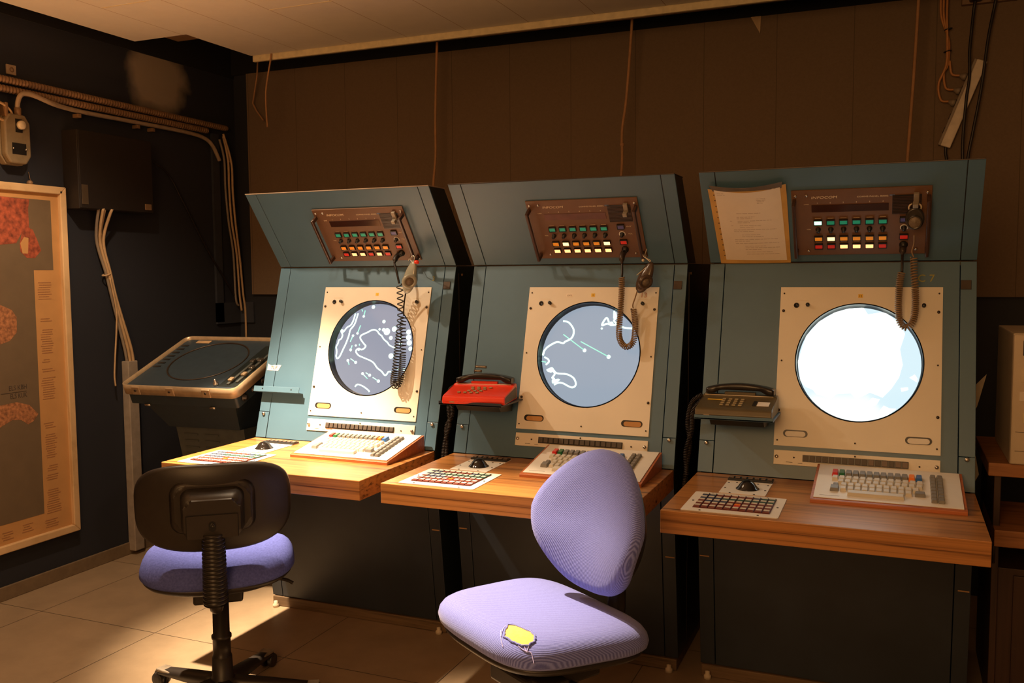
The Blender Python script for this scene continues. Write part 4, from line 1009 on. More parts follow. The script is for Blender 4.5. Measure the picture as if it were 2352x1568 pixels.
for u0, u1, v in ((.052, .076, .292), (.052, .078, .286), (.228, .240, .305), (.176, .205, .268), (.176, .205, .262), (.178, .200, .256), (.178, .196, .250),
   (.108, .186, .212), (.108, .166, .198), (.108, .158, .191), (.110, .220, .182), (.110, .150, .175), (.116, .185, .163), (.116, .160, .157), (.095, .234, .146), (.095, .160, .139),
   (.120, .180, .125), (.120, .190, .118), (.095, .235, .106), (.095, .145, .099), (.097, .238, .090), (.127, .195, .078), (.127, .240, .071), (.127, .180, .064), (.130, .215, .053), (.130, .240, .044), (.085, .092, .182), (.088, .094, .163)): line(u0, u1, v)
m.build('typed_lines', M['print_grey'], pg, recalc=False)
m = MB(HOOD)
for i in range(12):
    v = .285-.0225*i; u = .0405+.0155*(1-v/.31); z = curl(u, v)+.0008
    m.lathe([(.0022, 0), (.0022, .0004), (0, .0004)], 8, frame((u, v, z), (1, 0, 0), (0, 1, 0), (0, 0, 1)))
m.build('punch_holes', M['cord_brown'], sl)

# ------------------------------------------------------------------ hanging earpieces with coiled cords
CP = [
 [(.6205, -.020, 1.505), (.600, -.055, 1.478), (.600, -.075, 1.452), (.616, -.085, 1.417), (.628, -.088, 1.372), (.630, -.088, 1.345), (.632, -.088, 1.254), (.634, -.105, 1.186), (.636, -.125, 1.119), (.638, -.144, 1.052), (.636, -.158, 1.002), (.645, -.167, .978), (.662, -.164, .987), (.668, -.150, 1.036), (.663, -.128, 1.119), (.650, -.105, 1.203), (.648, -.092, 1.245)],
 [(.6205, -.020, 1.505), (.612, -.060, 1.470), (.614, -.068, 1.442), (.619, -.085, 1.405), (.618, -.087, 1.394), (.618, -.088, 1.341), (.615, -.090, 1.279), (.612, -.097, 1.217), (.619, -.110, 1.172), (.643, -.117, 1.148), (.667, -.112, 1.165), (.671, -.099, 1.211), (.667, -.092, 1.249), (.661, -.088, 1.283)],
 [(.6205, -.020, 1.505), (.619, -.055, 1.480), (.618, -.062, 1.460), (.618, -.080, 1.434), (.618, -.085, 1.405), (.614, -.087, 1.390), (.611, -.089, 1.355), (.610, -.090, 1.292), (.616, -.092, 1.247), (.635, -.094, 1.230), (.652, -.090, 1.248), (.659, -.089, 1.292), (.657, -.088, 1.355), (.653, -.086, 1.402), (.651, -.078, 1.453)]]
ELAB = ['translucent grey earpiece with a red tip on a black coiled cord', 'dark brown wrapped earpiece hung on a string with a tan coiled cord', 'black earpiece with a round grille clipped to the intercom, on a tan coiled cord']
for k in range(3):
    ox = OFF[k]; t = thing('earpiece', ELAB[k], 'earpiece', (ox, 0, 0), 0, 'earpieces hanging from the intercoms')
    P = CP[k]; cm = M['cord_black'] if k == 0 else M['cord_tan']
    m = MB(); pl = [Vector(P[0]), Vector(P[1]), Vector(P[2])]
    m.tube(smooth_path(pl, 6), [.0085+.002*math.sin(PI*i/12) - (.004 if i > 9 else 0) for i in range(13)], 12); m.build('plug', M['trim_metal'] if k else M['cord_black'], t)
    m = MB(); m.tube(smooth_path(P[2:5], 6), .0042, 10); m.build('plug_tail', M['cord_black'], t)
    if k == 0:
        m = MB(); m.tube(coil(P[4:], .0115, lambda s: .022 if s < .28 else (.0115 if s < .5 else (.0078 if s < .78 else .014))), .0024, 6); m.build('coiled_cord', cm, t)
        m = MB(); m.tube(smooth_path([P[-1], (.650, -.092, 1.288), (.662, -.095, 1.345), (.666, -.098, 1.365)], 8), .0030, 8); m.build('straight_cord', cm, t)
    else:
        m = MB(); m.tube(coil(P[4:], .0095, lambda s: .0064 if s < .55 else .0060 if k == 1 else (.0085 if s > .75 else .0064)), .0022, 6); m.build('coiled_cord', cm, t)
        m = MB(); m.tube(smooth_path([P[-1], (.659, -.088, 1.295), (.667, -.09, 1.318), (.677, -.095, 1.345)] if k == 1 else [P[-1], (.645, -.082, 1.470), (.650, -.096, 1.495), (.650, -.118, 1.520)], 8), .0024, 8); m.build('straight_cord', cm, t)
    if k < 2:
        # capsule: flattened bulb seen three-quarter, round ear disc towards the right front
        ctr = Vector((.694, -.118, 1.397)) if k == 0 else Vector((.708, -.105, 1.392))
        lean = .30 if k == 0 else .42
        R_ = frame(ctr, (math.cos(lean)*.94, -.34, -math.sin(lean)*.94), (.34, .94, 0), (math.sin(lean), 0, math.cos(lean))) @ Matrix.Scale(1.28 if k == 0 else 1.12, 4)
        m = MB(R_); L = .052
        prof = []
        for i in range(15):
            a = i/14; z = (a*2-1)*L; r = .0225*math.sin(PI*(a**.8)*.97+.03)**.62+.0015; prof.append((r, z))
        rings = []
        for r, z in prof:
            rings.append([m.v((r*1.02*math.cos(q), r*.58*math.sin(q), z)) for q in [2*PI*j/24 for j in range(24)]])
        for a, b_ in zip(rings, rings[1:]):
            for j in range(24): m.face([a[j], a[(j+1) % 24], b_[(j+1) % 24], b_[j]], True)
        m.face(rings[0][::-1]); m.face(rings[-1]); m.build('shell', M['capsule_clear' if k == 0 else 'capsule_brown'], t)
        m = MB(R_); dz = -.008
        Fd = frame((.012, -.010, dz), (.55, .80, 0) , (0, 0, 1), (.80, -.60, 0))
        m.lathe([(.021, -.004), (.024, .004), (.022, .011), (.015, .013), (.012, .009), (0, .009)], 28, Fd); m.build('ear_disc', M['capsule_clear' if k == 0 else 'capsule_brown'], t)
        m = MB(R_); m.lathe([(0, .0095), (.0125, .0100), (.0125, .0110), (0, .0112)], 20, Fd); m.build('grille', M['mesh_disc'], t)
        if k == 0:
            m = MB(R_); m.tube([(-.010+.009*math.cos(a), 0, .056+.009*math.sin(a)) for a in [2*PI*i/24 for i in range(24)]], .0016, 8, closed=True); m.build('ring', M['screw'], t)
            m = MB(R_); m.lathe([(.006, 0), (.0085, .004), (.007, .009), (0, .011)], 16, frame((.012, 0, .046), (1, 0, 0), (0, 1, 0), (0, 0, 1))); m.build('red_tip', M['phone_red'], t)
            m = MB(); m.tube([tuple(R_ @ Vector((-.010, 0, .065))), (.655, -.06, 1.462), (.648, -.037, 1.475)], .0012, 6); m.build('hanging_wire', M['string'], t)
        else:
            top = R_ @ Vector((-.004, 0, .050))
            m = MB(); m.tube(smooth_path([(.689, -.068, 1.490), (.697, -.085, 1.465), tuple(top), (.681, -.118, 1.400)], 6), .0013, 6); m.tube(smooth_path([(.704, -.068, 1.492), (.702, -.085, 1.465), tuple(top)], 6), .0013, 6); m.build('string', M['string'], t)
            m = MB(); m.lathe([(0, -.006), (.005, -.003), (.005, .003), (0, .006)], 10, Matrix.Translation((.697, -.092, 1.452))); m.build('knot', M['string'], t)
    else:
        # big round earpiece facing the viewer, hung by two pale hooks from the clip
        Fe = frame((.650, -.128, 1.565), (1, 0, 0), (0, -.25, .968), (0, -.968, -.25))
        m = MB(Fe); prof = [(.010, -.012), (.022, -.010), (.0275, .000), (.0270, .008), (.022, .012), (.0205, .010)]
        rings = [[m.v((r*math.cos(q), r*1.42*math.sin(q)*(1 if math.sin(q) > 0 else .82)+.004, h)) for q in [2*PI*j/36 for j in range(36)]] for r, h in prof]
        for a, b_ in zip(rings, rings[1:]):
            for j in range(36): m.face([a[j], a[(j+1) % 36], b_[(j+1) % 36], b_[j]], True)
        m.face(rings[0][::-1]); m.face(rings[-1]); m.build('shell', M['capsule_black'], t)
        Fg = Fe @ Matrix.Translation((.0, -.004, 0))
        m = MB(Fg); m.lathe([(.0215, .009), (.0225, .014), (.0195, .0165), (.017, .014), (0, .0135)], 36); m.build('ear_disc', M['capsule_black'], t)
        m = MB(Fg); m.lathe([(.0172, .0138), (.0165, .0150), (.012, .0146), (.011, .0152), (.006, .0148), (.004, .0165), (0, .0168)], 30, caps=False); m.build('grille', M['mesh_disc'], t)
        for sx in (-1, 1):
            m = MB(Fe); m.tube(smooth_path([(sx*.016, .034, -.002), (sx*.0175, .042, .002), (sx*.013, .050, .002), (sx*.006, .054, -.002), (sx*.002, .058, -.016)], 6), .0028, 8); m.build('hook', M['bakewhite'], t)

# ------------------------------------------------------------------ right-hand wall things
t = thing('power_strip', 'long pale power strip slanting across the brown panelling', 'power strip', (2.672, 1.045, 2.095))
ang = math.atan2(.13, .345)
R_ = frame((0, 0, 0), (math.cos(ang), 0, -math.sin(ang)), (0, 1, 0), (math.sin(ang), 0, math.cos(ang)))
m = MB(R_); m.box(-.020, .020, -.012, .014, -.183, .183, .003); m.build('body', M['strip_white'], t)
m = MB(R_); m.box(-.030, -.0195, -.010, .014, -.183, .183, .002); m.build('socket_face', M['cable_grey'], t)
for i in range(5):
    m = MB(R_); m.lathe([(.013, 0), (.013, .002), (0, .0025)], 14, frame((-.0300, .002, -.12+.06*i), (0, 1, 0), (0, 0, 1), (-1, 0, 0))); m.build('outlet', M['trim_metal'], t)
PLUG = [(.105, 'uppermost'), (.045, 'middle'), (-.005, 'lowest')]
TOPX = [2.60, 2.588, 2.578]
for i, (s, w) in enumerate(PLUG):
    pc = Vector((2.672, 1.045, 2.095)) + R_ @ Vector((-.046, .002, s))
    q = thing('power_plug', 'orange-brown cable with a grey plug in the pale power strip, %s of three' % w, 'plug', pc, 0, 'plugs in the power strip')
    m = MB(R_.to_3x3().to_4x4()); m.lathe([(.015, 0), (.014, .012), (.009, .018), (.006, .026), (0, .026)], 16, frame((.014, 0, 0), (0, 1, 0), (0, 0, 1), (-1, 0, 0))); m.build('plug_body', M['cable_grey'], q)
    end = R_.to_3x3() @ Vector((-.012, 0, 0)); T0 = Vector((2.607, 1.045, 2.36+.0*i)) - pc
    pts = [end, end+Vector((-.03, 0, .01)), (T0+end)*.5+Vector((-.035+.01*(2-i), 0, -.05+.02*(2-i))), T0+Vector((.004*(1-i), -.005*i, -.10)), T0+Vector((.003*(1-i), -.004*i, 0)), Vector((TOPX[2-i], 1.045-.005*i, 2.47))-pc, Vector((TOPX[2-i]+.002, 1.045, 2.62))-pc]
    m = MB(); m.tube(smooth_path(pts, 8), .0048, 8); m.build('cable', M['cable_orange'], q)
for z in (2.405, 2.315):
    m = MB(); m.tube([(2.607+.014*math.cos(a), 1.041+.012*math.sin(a), z+.003*math.cos(a)) for a in [2*PI*i/16 for i in range(16)]], .0022, 6, closed=True)
    tag(m.build('cable_tie', M['black']), 'black tie round the orange-brown cables, %s' % ('upper one' if z > 2.35 else 'lower one'), 'cable tie', 'ties on the orange-brown cables')
t = thing('wall_outlet', 'tan wall outlet box at the top of the panelling holding two black plugs', 'outlet', (2.765, BW-.022, 2.535))
m = MB(); m.box(-.110, .095, -.030, 0, -.035, .045, .003); m.build('case', M['conduit'], t)
for u in (-.06, .015, .072):
    m = MB(); m.lathe([(.019, 0), (.019, .003), (.016, .004), (.015, .001), (0, .001)], 18, frame((u, -.030, .005), (1, 0, 0), (0, 0, 1), (0, -1, 0))); m.build('outlet', M['cable'], t)
for i, (x0, P, lab) in enumerate(((2.705, [(2.70, 1.03, 2.48), (2.694, 1.03, 2.40), (2.688, 1.028, 2.30), (2.690, 1.022, 2.20), (2.680, 1.018, 2.10), (2.672, 1.016, 1.9), (2.690, 1.02, 1.7)], 'black plug and cable crossing in front of the pale power strip'), (2.78, [(2.775, 1.03, 2.48), (2.755, 1.03, 2.35), (2.735, 1.03, 2.15), (2.71, 1.03, 1.98), (2.693, 1.03, 1.86), (2.69, 1.03, 1.70)], 'black plug and cable hanging beside the pale power strip'))):
    t = thing('black_plug', lab, 'plug', (x0, 1.03, 2.535), 0, 'black plugs in the wall outlet')
    m = MB(); m.box(-.024, .024, -.030, .016, -.032, .030, .008); m.build('plug_body', M['black'], t)
    m = MB(); m.tube(smooth_path([Vector(p)-Vector((x0, 1.03, 2.535)) for p in [(x0, 1.01, 2.52)]+P], 8), .0062, 8); m.build('cable', M['cord_black'], t)
m = MB(); m.tube(smooth_path([(2.612, 1.045, 1.93), (2.610, 1.045, 1.90), (2.618, 1.04, 1.84), (2.62, 1.03, 1.68)], 6), .006, 8)
tag(m.build('power_lead', M['cord_black']), 'short black lead leaving the lower end of the power strip', 'cable')

# papers tucked behind the right-hand console
for lab, P in (('sheet of paper poking out behind the right-hand console', [(2.672, .30, .99), (2.726, .28, 1.052), (2.700, .28, .94), (2.672, .28, .88)]), ('small paper edge low behind the right-hand console', [(2.672, .28, .78), (2.700, .28, .765), (2.712, .28, .70), (2.700, .28, .675), (2.672, .28, .68)])):
    m = MB(); m.prism([(a, c) for a, _, c in P], .280, .282, lambda a, b_, d: (a, d, b_))
    tag(m.build('paper_sheet', M['bakewhite']), lab, 'paper', 'papers behind the right-hand console')

# computer and wooden shelves at the right edge
t = thing('computer_case', 'beige computer tower on the upper wooden shelf at the right', 'computer', (2.772, -.02, .800))
m = MB(); m.box(0, .20, .012, .46, 0, .413, .004); m.build('case', M['pc'], t)
m = MB(); m.box(.0, .20, -.006, .012, .003, .410, .005); fp = m.build('front_panel', M['pc'], t)
m = MB(); m.box(.026, .19, -.0075, -.0055, .345, .392, .001); m.build('drive_bay', M['pc_dark'], fp)
m = MB(); m.box(.022, .19, -.0075, -.0055, .262, .305, .001); st = m.build('sticker', M['bakewhite'], fp)
m = MB(); m.box(.032, .10, -.0079, -.0074, .268, .276); m.build('red_print', M['red_mark'], st)
m = MB(); m.box(.020, .19, -.0080, -.0055, .203, .232, .001); m.build('drive_bay', M['paper'], fp)
m = MB(); m.box(.040, .19, -.0085, -.0079, .220, .224); m.build('drive_slot', M['pc_dark'], fp)
m = MB(); m.box(.030, .19, -.0075, -.0055, .135, .165, .001); m.build('drive_bay', M['fascia'], fp)
for z in (.045, .105):
    m = MB(); m.box(.012, .19, -.0064, -.0058, z, z+.0012); m.build('groove', M['trim_metal'], fp)
m = MB(); m.box(2.715, 3.3, -.005, .50, .757, .7995, .003)
tag(m.build('upper_shelf', M['shelfwood']), 'orange wood shelf carrying the beige computer', 'shelf')
m = MB(); m.box(2.735, 3.3, -.035, .38, .538, .592, .003)
tag(m.build('lower_shelf', M['shelfwood']), 'orange wood shelf below the computer shelf', 'shelf')
t = thing('dark_cabinet', 'dark wooden stand below the shelves at the right', 'cabinet', (2.72, .02, 0))
m = MB(); m.box(.015, .035, 0, .45, 0, .756, .002); m.build('side_panel', M['dark_wood'], t)
m = MB(); m.box(.035, .58, .02, .45, .04, .45, .002); m.build('body', M['dark_wood'], t)
m = MB(); m.box(.08, .58, .008, .02, .06, .43, .002); m.build('door', M['dark_wood'], t)
m = MB(); m.cyl((.02, -.006, .47), (.02, -.006, .56), .004, 8); m.build('door_bolt', M['trim_metal'], t)

# ------------------------------------------------------------------ chairs
def sup(a, b_, n, k=56, taper=0):
    out = []
    for i in range(k):
        t = 2*PI*i/k; c_, s = math.cos(t), math.sin(t)
        x = a*math.copysign(abs(c_)**(2/n), c_); y = b_*math.copysign(abs(s)**(2/n), s)
        out.append((x*(1-taper*y/b_), y))
    return out
def pillow(mb, outline, prof, warp):
    """rings of the outline scaled about its centre: prof (scale, height); warp(x, y, h)->point"""
    rings = []
    for s, h in prof:
        rings.append([mb.v(warp(x*s, y*s, h)) for x, y in outline] if s > 0 else [mb.v(warp(0, 0, h))])
    n = len(outline)
    for a, b_ in zip(rings, rings[1:]):
        for i in range(n):
            j = (i+1) % n
            if len(b_) == 1: mb.face([a[i], a[j], b_[0]], True)
            elif len(a) == 1: mb.face([a[0], b_[i], b_[j]], True)
            else: mb.face([a[i], a[j], b_[j], b_[i]], True)
    return mb

def base(t, angs, rad, worn):
    m = MB(); m.lathe([(.036, .048), (.043, .054), (.044, .092), (.034, .105), (.0315, .17), (0, .17)], 24); m.build('hub', M['chair_black'], t)
    for a in angs:
        d = Vector((math.cos(a), math.sin(a), 0)); s = Vector((-d.y, d.x, 0))
        m = MB(); rings = []
        for q in range(9):
            f = q/8; p = d*(.03+(rad-.03)*f); hw = .027-.005*f; zt = .100-.030*f-.008*f*f; zb = .058-.010*f
            rings.append([m.v(p+s*x+Vector((0, 0, z))) for x, z in ((-hw, zb), (hw, zb), (hw, zt-.010), (hw*.6, zt), (-hw*.6, zt), (-hw, zt-.010))])
        for A, B in zip(rings, rings[1:]):
            for i in range(6): m.face([A[i], A[(i+1) % 6], B[(i+1) % 6], B[i]], True)
        m.face(rings[0][::-1]); m.face(rings[-1]); leg = m.build('leg', M['chair_black'], t)
        m = MB(); e = d*(rad-.004)
        Fe = frame(e, d, s, (0, 0, 1)); m.F = Fe
        m.box(-.060, .014, -.0215, .0215, .054, .0665, .004); m.build('worn_end_cap', M['worn'] if worn else M['chair_black'], leg)
        Fc = frame(e+Vector((0, 0, 0)), d, s, (0, 0, 1)); m = MB(Fc)
        for sx in (-1, 1):
            m.lathe([(.010, -.008), (.0225, -.008), (.0245, -.004), (.0245, .004), (.0225, .008), (.010, .008)], 24, frame((.012, sx*.014, .0245), (1, 0, 0), (0, 0, 1), (0, -1, 0)))
        m.tube([(-.004+.026*math.sin(q)+.010, 0, .026+.027*math.cos(q)) for q in [-.9+2.2*i/8 for i in range(9)]], .012, 8)
        m.cyl((0, 0, .045), (0, 0, .062), .008, 10)
        m.build('caster', M['chair_black'], t)

def column(t, top, collar):
    m = MB(); m.lathe([(.0300, .10), (.0300, collar), (.0285, collar+.002), (.0285, collar+.055), (.0320, collar+.057), (.0320, collar+.066), (.0265, collar+.068), (.0255, top), (0, top)], 24)
    m.build('gas_column', M['chair_metal'], t)

# chair seen from the back
a1 = math.radians(38)
ch = thing('task_chair', 'blue-seated task chair seen from behind, with a black plastic back shell', 'chair', (.425, -.930, 0), a1, None)
base(ch, [math.radians(q)-a1 for q in (100, 28, -44, -116, 172)], .300, True)
column(ch, .44, .175)
m = MB(); pillow(m, sup(.238, .222, 3.0), [(0, .405), (.85, .405), (.97, .408), (1.0, .416), (.995, .430), (.975, .446), (.94, .460), (.89, .471), (.82, .478), (.70, .480), (.40, .476), (0, .474)], lambda x, y, h: (x, y+.005, h+.052+.012*(abs(x)/.23)**2-.016*max(0, (y/.2))**2)); m.build('seat_cushion', M['fabric1'], ch)
m = MB(); pillow(m, sup(.226, .212, 3.0), [(0, .368), (.55, .370), (.80, .382), (.97, .398), (1.015, .408), (1.015, .416), (.95, .418), (0, .418)], lambda x, y, h: (x, y+.005, h+.052-.006+.012*(abs(x)/.23)**2-.016*max(0, (y/.2))**2)); m.build('seat_pan', M['chair_black'], ch)
m = MB(); m.box(-.075, .075, -.12, .10, .385, .425, .008); m.build('mechanism', M['chair_black'], ch)
BT = math.radians(7)
BF = frame((0, -.225, .718), (1, 0, 0), (0, -math.sin(BT), math.cos(BT)), (0, -math.cos(BT), -math.sin(BT)))   # u right, v up, w towards the rear
bw = lambda x, y, h: (x, y, h-.055*(x/.225)**2)
m = MB(BF); pillow(m, sup(.228, .137, 3.3, taper=.0), [(0, -.016), (.9, -.016), (.985, -.012), (1.0, -.004), (.993, .004), (.95, .010), (.6, .015), (0, .016)], bw); m.build('backrest_shell', M['chair_black'], ch)
m = MB(BF); pillow(m, sup(.218, .128, 3.2), [(0, -.060), (.5, -.060), (.85, -.054), (.97, -.042), (1.0, -.026), (.97, -.012), (0, -.012)], bw); m.build('backrest_cushion', M['fabric1'], ch)
# moulded housing with the adjusting flap
def block(poly0, poly1, w0, w1, nm, mt, par, bev=.006):
    m = MB(BF); A = [m.v((x, y, w0)) for x, y in poly0]; B = [m.v((x, y, w1)) for x, y in poly1]; n = len(A)
    fs = [m.face([A[i], A[(i+1) % n], B[(i+1) % n], B[i]], True) for i in range(n)]; top = m.face(B); m.face(A[::-1])
    bmesh.ops.bevel(m.bm, geom=list(top.edges), offset=bev, segments=3, affect='EDGES')
    return m.build(nm, mt, par)
hs = block(rrect(-.122, .122, -.075, .088, .04), rrect(-.108, .108, -.066, .076, .035), .004, .016, 'housing_rim', M['chair_black'], ch)
hb_ = block(rrect(-.092, .092, -.078, .074, .03), rrect(-.080, .080, -.072, .046, .024), .010, .060, 'housing', M['chair_black'], ch, .008)
m = MB(BF); m.prism(rrect(-.074, .074, -.070, .004, .003), .058, .0608); m.build('flap_gap', M['black_matt'], hb_)
m = MB(BF); m.prism(rrect(-.0715, .0715, -.069, .0015, .003), .059, .0635, bev=.001); fl = m.build('adjusting_flap', M['chair_black'], hb_)
m = MB(BF); m.prism(stadium(0, 0, .0055, .0105), .0632, .0645, lambda a, b_, d: (b_, a-.033, d)); m.build('keyhole', M['black_matt'], fl)
m = MB(BF); m.lathe([(.0075, .0645), (.0068, .0665), (.003, .0668), (.0025, .065), (0, .065)], 16, Matrix.Translation((0, -.029, 0))); m.build('screw', M['black'], fl)
# bellows
P, R = [], []
N = 90
for i in range(N+1):
    f = i/N; z = .655-.225*f
    P.append((0, -.262+.030*f, z)); s = .0335+.004*f
    ph = i % 5
    R.append(s*(1.0 if ph in (1, 2) else .97 if ph in (0, 3) else .80))
m = MB(); m.tube(P, R, 22); m.build('bellows', M['rubber'], ch)
m = MB(); m.tube(smooth_path([(0, -.236, .46), (0, -.232, .425), (0, -.20, .405), (0, -.12, .402), (0, -.02, .402)], 6), .020, 12); m.build('back_bar', M['chair_metal'], ch)
m = MB(); m.tube(smooth_path([(.06, .02, .402), (.14, .03, .402), (.20, .035, .395), (.232, .03, .38)], 6), .006, 8); m.build('lever', M['chair_metal'], ch)

# torn blue chair
a2 = math.radians(148.5)
ch2 = thing('task_chair', 'blue rib-cloth task chair with yellow foam showing through a hole in its seat', 'chair', (1.590, -1.040, 0), a2, None)
base(ch2, [math.radians(q) for q in (20, 92, 164, 236, 308)], .300, False)
column(ch2, .38, .20)
SEATM = (Matrix.Translation((1.590, -1.040, 0)) @ Matrix.Rotation(a2, 4, 'Z')).inverted() @ Matrix.Translation((1.55, -.9733, 0)) @ Matrix.Rotation(math.radians(146.55), 4, 'Z')
SA, SB, SN, ST = .2681, .2247, 4.0, .075
SEAT = sup(SA, SB, SN, 96, ST)
SPROF = [(.93, 0), (.985, .012), (1.0, .028), (.985, .044), (.95, .057), (.90, .066), (.82, .0725), (.70, .076), (.50, .077)]
sw = lambda x, y, h: tuple(SEATM @ Vector((x, y, .4303+h+.0055*(abs(x)/SA)**2.2+.0138*y/SB)))
m = MB(); pillow(m, SEAT, [(0, 0), (.8, 0)]+SPROF+[(.3, .077), (0, .077)], sw)
sc = m.build('seat_cushion', M['fabric2'], ch2)
m = MB(); pillow(m, sup(.252, .211, 3.6, 80, .075), [(0, -.040), (.6, -.038), (.86, -.028), (.99, -.014), (1.02, -.006), (1.02, .002), (.95, .004), (0, .004)], sw); m.build('seat_pan', M['chair_black'], ch2)
m = MB(); m.box(-.085, .075, -.13, .12, .345, .395, .008); m.box(-.14, -.08, .02, .10, .345, .395, .006); m.build('mechanism', M['chair_black'], ch2)
m = MB(); m.tube(smooth_path([(-.05, -.02, .352), (-.14, -.04, .352), (-.20, -.05, .347), (-.232, -.05, .335)], 6), .006, 8); m.tube(smooth_path([(.05, -.04, .352), (.16, -.06, .352), (.235, -.06, .340)], 6), .006, 8); m.build('lever', M['chair_metal'], ch2)
def seat_top(x, y):
    """point on the cushion's upper surface at chair-frame (x, y)"""
    p = SEATM.inverted() @ Vector((x, y, 0)); x, y = p.x, p.y
    r = (abs(x/(1-ST*y/SB)/SA)**SN+abs(y/SB)**SN)**(1/SN)
    prof = [(0, .077)]+SPROF[:1:-1]
    for (s0, h0), (s1, h1) in zip(prof, prof[1:]):
        if s0 <= r <= s1: h = h0+(h1-h0)*(r-s0)/(s1-s0); break
    else: h = .028
    return Vector(sw(x, y, h))
HOLE = [(-0.0112, 0.1198), (-0.0254, 0.1064), (-0.0538, 0.1031), (-0.0809, 0.0994), (-0.107, 0.1057), (-0.125, 0.1216), (-0.1257, 0.14), (-0.1132, 0.1523), (-0.0866, 0.1604), (-0.0549, 0.1622), (-0.0401, 0.1478)]
m = MB()
cx = sum(p[0] for p in HOLE)/len(HOLE); cy = sum(p[1] for p in HOLE)/len(HOLE)
rings = []
for s, dz in ((1.02, -.0005), (1.0, .0016), (.9, .0014), (.6, .0026), (.3, .003)):
    rings.append([m.v(seat_top(cx+(x-cx)*s, cy+(y-cy)*s)+Vector((0, 0, dz))) for x, y in HOLE])
for A, B in zip(rings, rings[1:]):
    for i in range(len(HOLE)): m.face([A[i], A[(i+1) % len(HOLE)], B[(i+1) % len(HOLE)], B[i]], True)
c0 = m.v(seat_top(cx, cy)+Vector((0, 0, .003)))
for i in range(len(HOLE)): m.face([rings[-1][i], rings[-1][(i+1) % len(HOLE)], c0], True)
m.build('bare_foam', M['foam'], sc)
m = MB()
HL = [Vector((p[0], p[1], 0)) for p in HOLE]
rim_ = []
for i in range(len(HL)):
    for q in range(4):
        p = HL[i].lerp(HL[(i+1) % len(HL)], q/4); j = random.uniform(-.0012, .0012)
        rim_.append(seat_top(p.x+(p.x-cx)*.03+j, p.y+(p.y-cy)*.03+j)+Vector((0, 0, .0022)))
m.tube(rim_, .0028, 6, closed=True); m.build('frayed_edge', M['fabric2'], sc)
thr = mat('lilac_thread', (.45, .42, .75, 1), .9)
for pts in [[(-0.0266, 0.1526), (-0.0561, 0.172), (-0.0734, 0.1791)], [(-0.1201, 0.1481), (-0.1333, 0.1505), (-0.1422, 0.1439), (-0.1606, 0.1491)], [(-0.0112, 0.1198), (-0.025, 0.1442), (-0.0486, 0.1673)], [(-0.1088, 0.1585), (-0.1234, 0.1554), (-0.1324, 0.1511)], [(-0.1279, 0.1398), (-0.1326, 0.1475), (-0.1347, 0.1509)]]:
    m = MB(); m.tube(smooth_path([seat_top(x, y)+Vector((0, 0, .0022)) for x, y in pts], 8), .0011, 6); m.build('loose_thread', thr, sc)
# egg-shaped backrest, hollowed towards the sitter
BT2 = math.radians(8)
BF2 = frame((0, -.200, .545), (1, 0, 0), (0, -math.sin(BT2), math.cos(BT2)), (0, math.cos(BT2), math.sin(BT2)))     # u right, v up, w forward
def egg(k=72):
    out = []
    for i in range(k):
        t = 2*PI*i/k; c_, s = math.cos(t), math.sin(t)
        v = .195*s
        w = .222*(abs(c_)**.78) * (1.0-.33*max(0, s)**1.4-.10*max(0, -s))
        out.append((math.copysign(w, c_), v))
    return out
EG = egg()
bw2 = lambda x, y, h: (x, y+.185, h+.050*(x/.21)**2+.012*math.exp(-((y+.07)/.06)**2)*(1 if h > 0 else 0)-.35*max(0, y-.05)**2)
m = MB(BF2); pillow(m, EG, [(0, .0), (.7, .0), (.92, .004), (.985, .014), (1.0, .026), (.985, .040), (.94, .052), (.84, .060), (.6, .063), (.3, .062), (0, .062)], bw2); m.build('backrest_cushion', M['fabric2'], ch2)
m = MB(BF2); pillow(m, EG, [(0, -.012), (.6, -.012), (.86, -.008), (.93, .004), (.93, .010), (.90, .012), (0, .010)], bw2); m.build('backrest_shell', M['chair_black'], ch2)
m = MB(); m.tube(smooth_path([(0, -.235, .66), (0, -.262, .55), (0, -.258, .43), (0, -.225, .362), (0, -.12, .350), (0, -.02, .352)], 8), [.026]*8+[.026]*8+[.024]*8+[.020]*8+[.019]*9, 12); m.build('back_bar', M['rubber'], ch2)

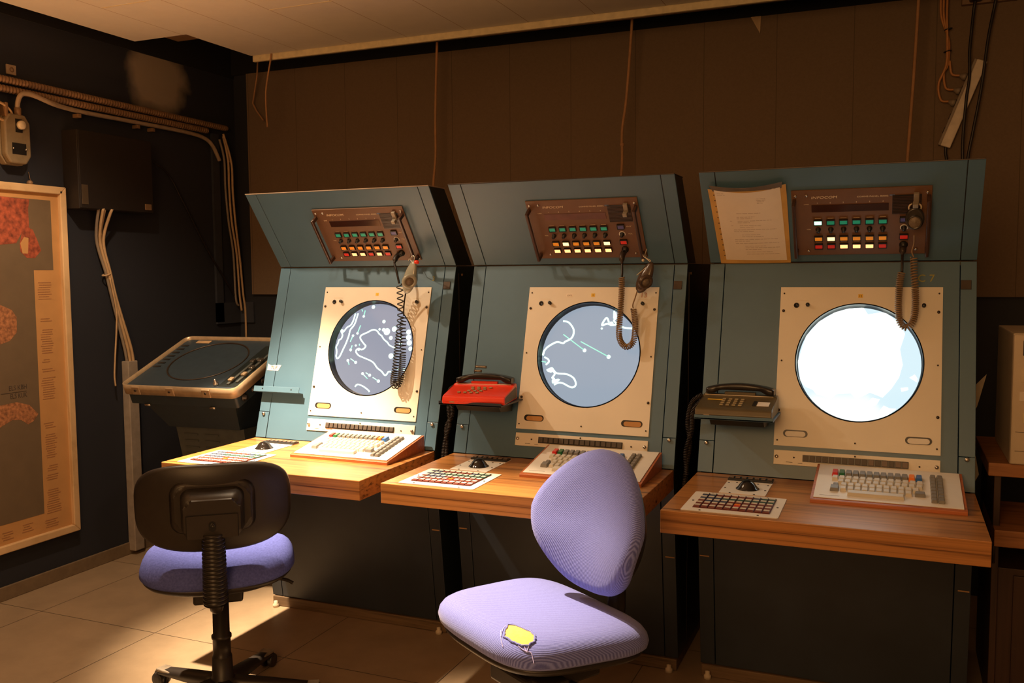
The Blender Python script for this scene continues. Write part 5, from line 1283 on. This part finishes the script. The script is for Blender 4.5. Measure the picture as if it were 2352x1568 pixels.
# ------------------------------------------------------------------ light and camera
def lamp(name, kind, loc, power, color, **kw):
    l = bpy.data.lights.new(name, kind); l.energy = power; l.color = color
    for a, b_ in kw.items(): setattr(l, a, b_)
    o = bpy.data.objects.new(name, l); COL.objects.link(o); o.location = loc; return o
def aim(o, p):
    d = Vector(p)-o.location; o.rotation_euler = d.to_track_quat('-Z', 'Y').to_euler()
WARM = (1.0, .73, .47)
def ceiling_spot(name, loc, target, beam_w, beam_deg, spill_w, spill_deg=135):
    a = lamp(name, 'SPOT', loc, beam_w, WARM, spot_size=math.radians(beam_deg), spot_blend=1.0, shadow_soft_size=.025); aim(a, target)
    b_ = lamp(name+'_spill', 'SPOT', loc, spill_w, WARM, spot_size=math.radians(spill_deg), spot_blend=.5, shadow_soft_size=.025); aim(b_, (loc[0]+.05, loc[1], 0))
ceiling_spot('ceiling_spot_corner', (-.23, -.78, 2.50), (.27, -.50, .74), 1200, 42, 75)
ceiling_spot('ceiling_spot_middle', (.45, -.85, 2.50), (1.28, -1.0, .48), 900, 36, 15)
up_ = lamp('ceiling_fill', 'SPOT', (-.55, -2.3, .5), 190, (1.0, .46, .17), spot_size=math.radians(125), spot_blend=.5, shadow_soft_size=.15); aim(up_, (-.55, -2.25, 3))  # unseen fill added low at the left to brighten the ceiling
rl = lamp('front_fill', 'AREA', (1.9, -4.25, 1.95), 43, (1.0, .52, .20), shape='DISK', size=1.5); aim(rl, (1.6, 0, 1.3))  # unseen warm fill added behind the camera for the upright fronts
w = bpy.data.worlds.new('World'); SC.world = w; w.use_nodes = True
w.node_tree.nodes['Background'].inputs['Color'].default_value = (1.0, .50, .21, 1)
w.node_tree.nodes['Background'].inputs['Strength'].default_value = .09

cam = bpy.data.cameras.new('camera'); co = bpy.data.objects.new('camera', cam); COL.objects.link(co); SC.camera = co
cam.sensor_width = 36; cam.lens = 2089.37/2352*36; cam.clip_start = .02
yaw, pitch, roll = .3984, -.0766, -.0072
fwd = Vector((-math.sin(yaw)*math.cos(pitch), math.cos(yaw)*math.cos(pitch), math.sin(pitch)))
rg = Vector((math.cos(yaw), math.sin(yaw), 0)); up = rg.cross(fwd)
r2 = rg*math.cos(roll)+up*math.sin(roll); u2 = up*math.cos(roll)-rg*math.sin(roll)
mt = Matrix.Identity(4)
for i in range(3): mt[i][0], mt[i][1], mt[i][2] = r2[i], u2[i], -fwd[i]
mt.translation = Vector((2.4279, -3.2237, 1.4157)); co.matrix_world = mt

SC.view_settings.view_transform = 'Standard'; SC.view_settings.look = 'None'
SC.view_settings.exposure = 0; SC.view_settings.gamma = 1; SC.view_settings.use_curve_mapping = False
SC.cycles.max_bounces = 8; SC.cycles.diffuse_bounces = 5; SC.cycles.sample_clamp_indirect = 6
SC.cycles.use_denoising = True
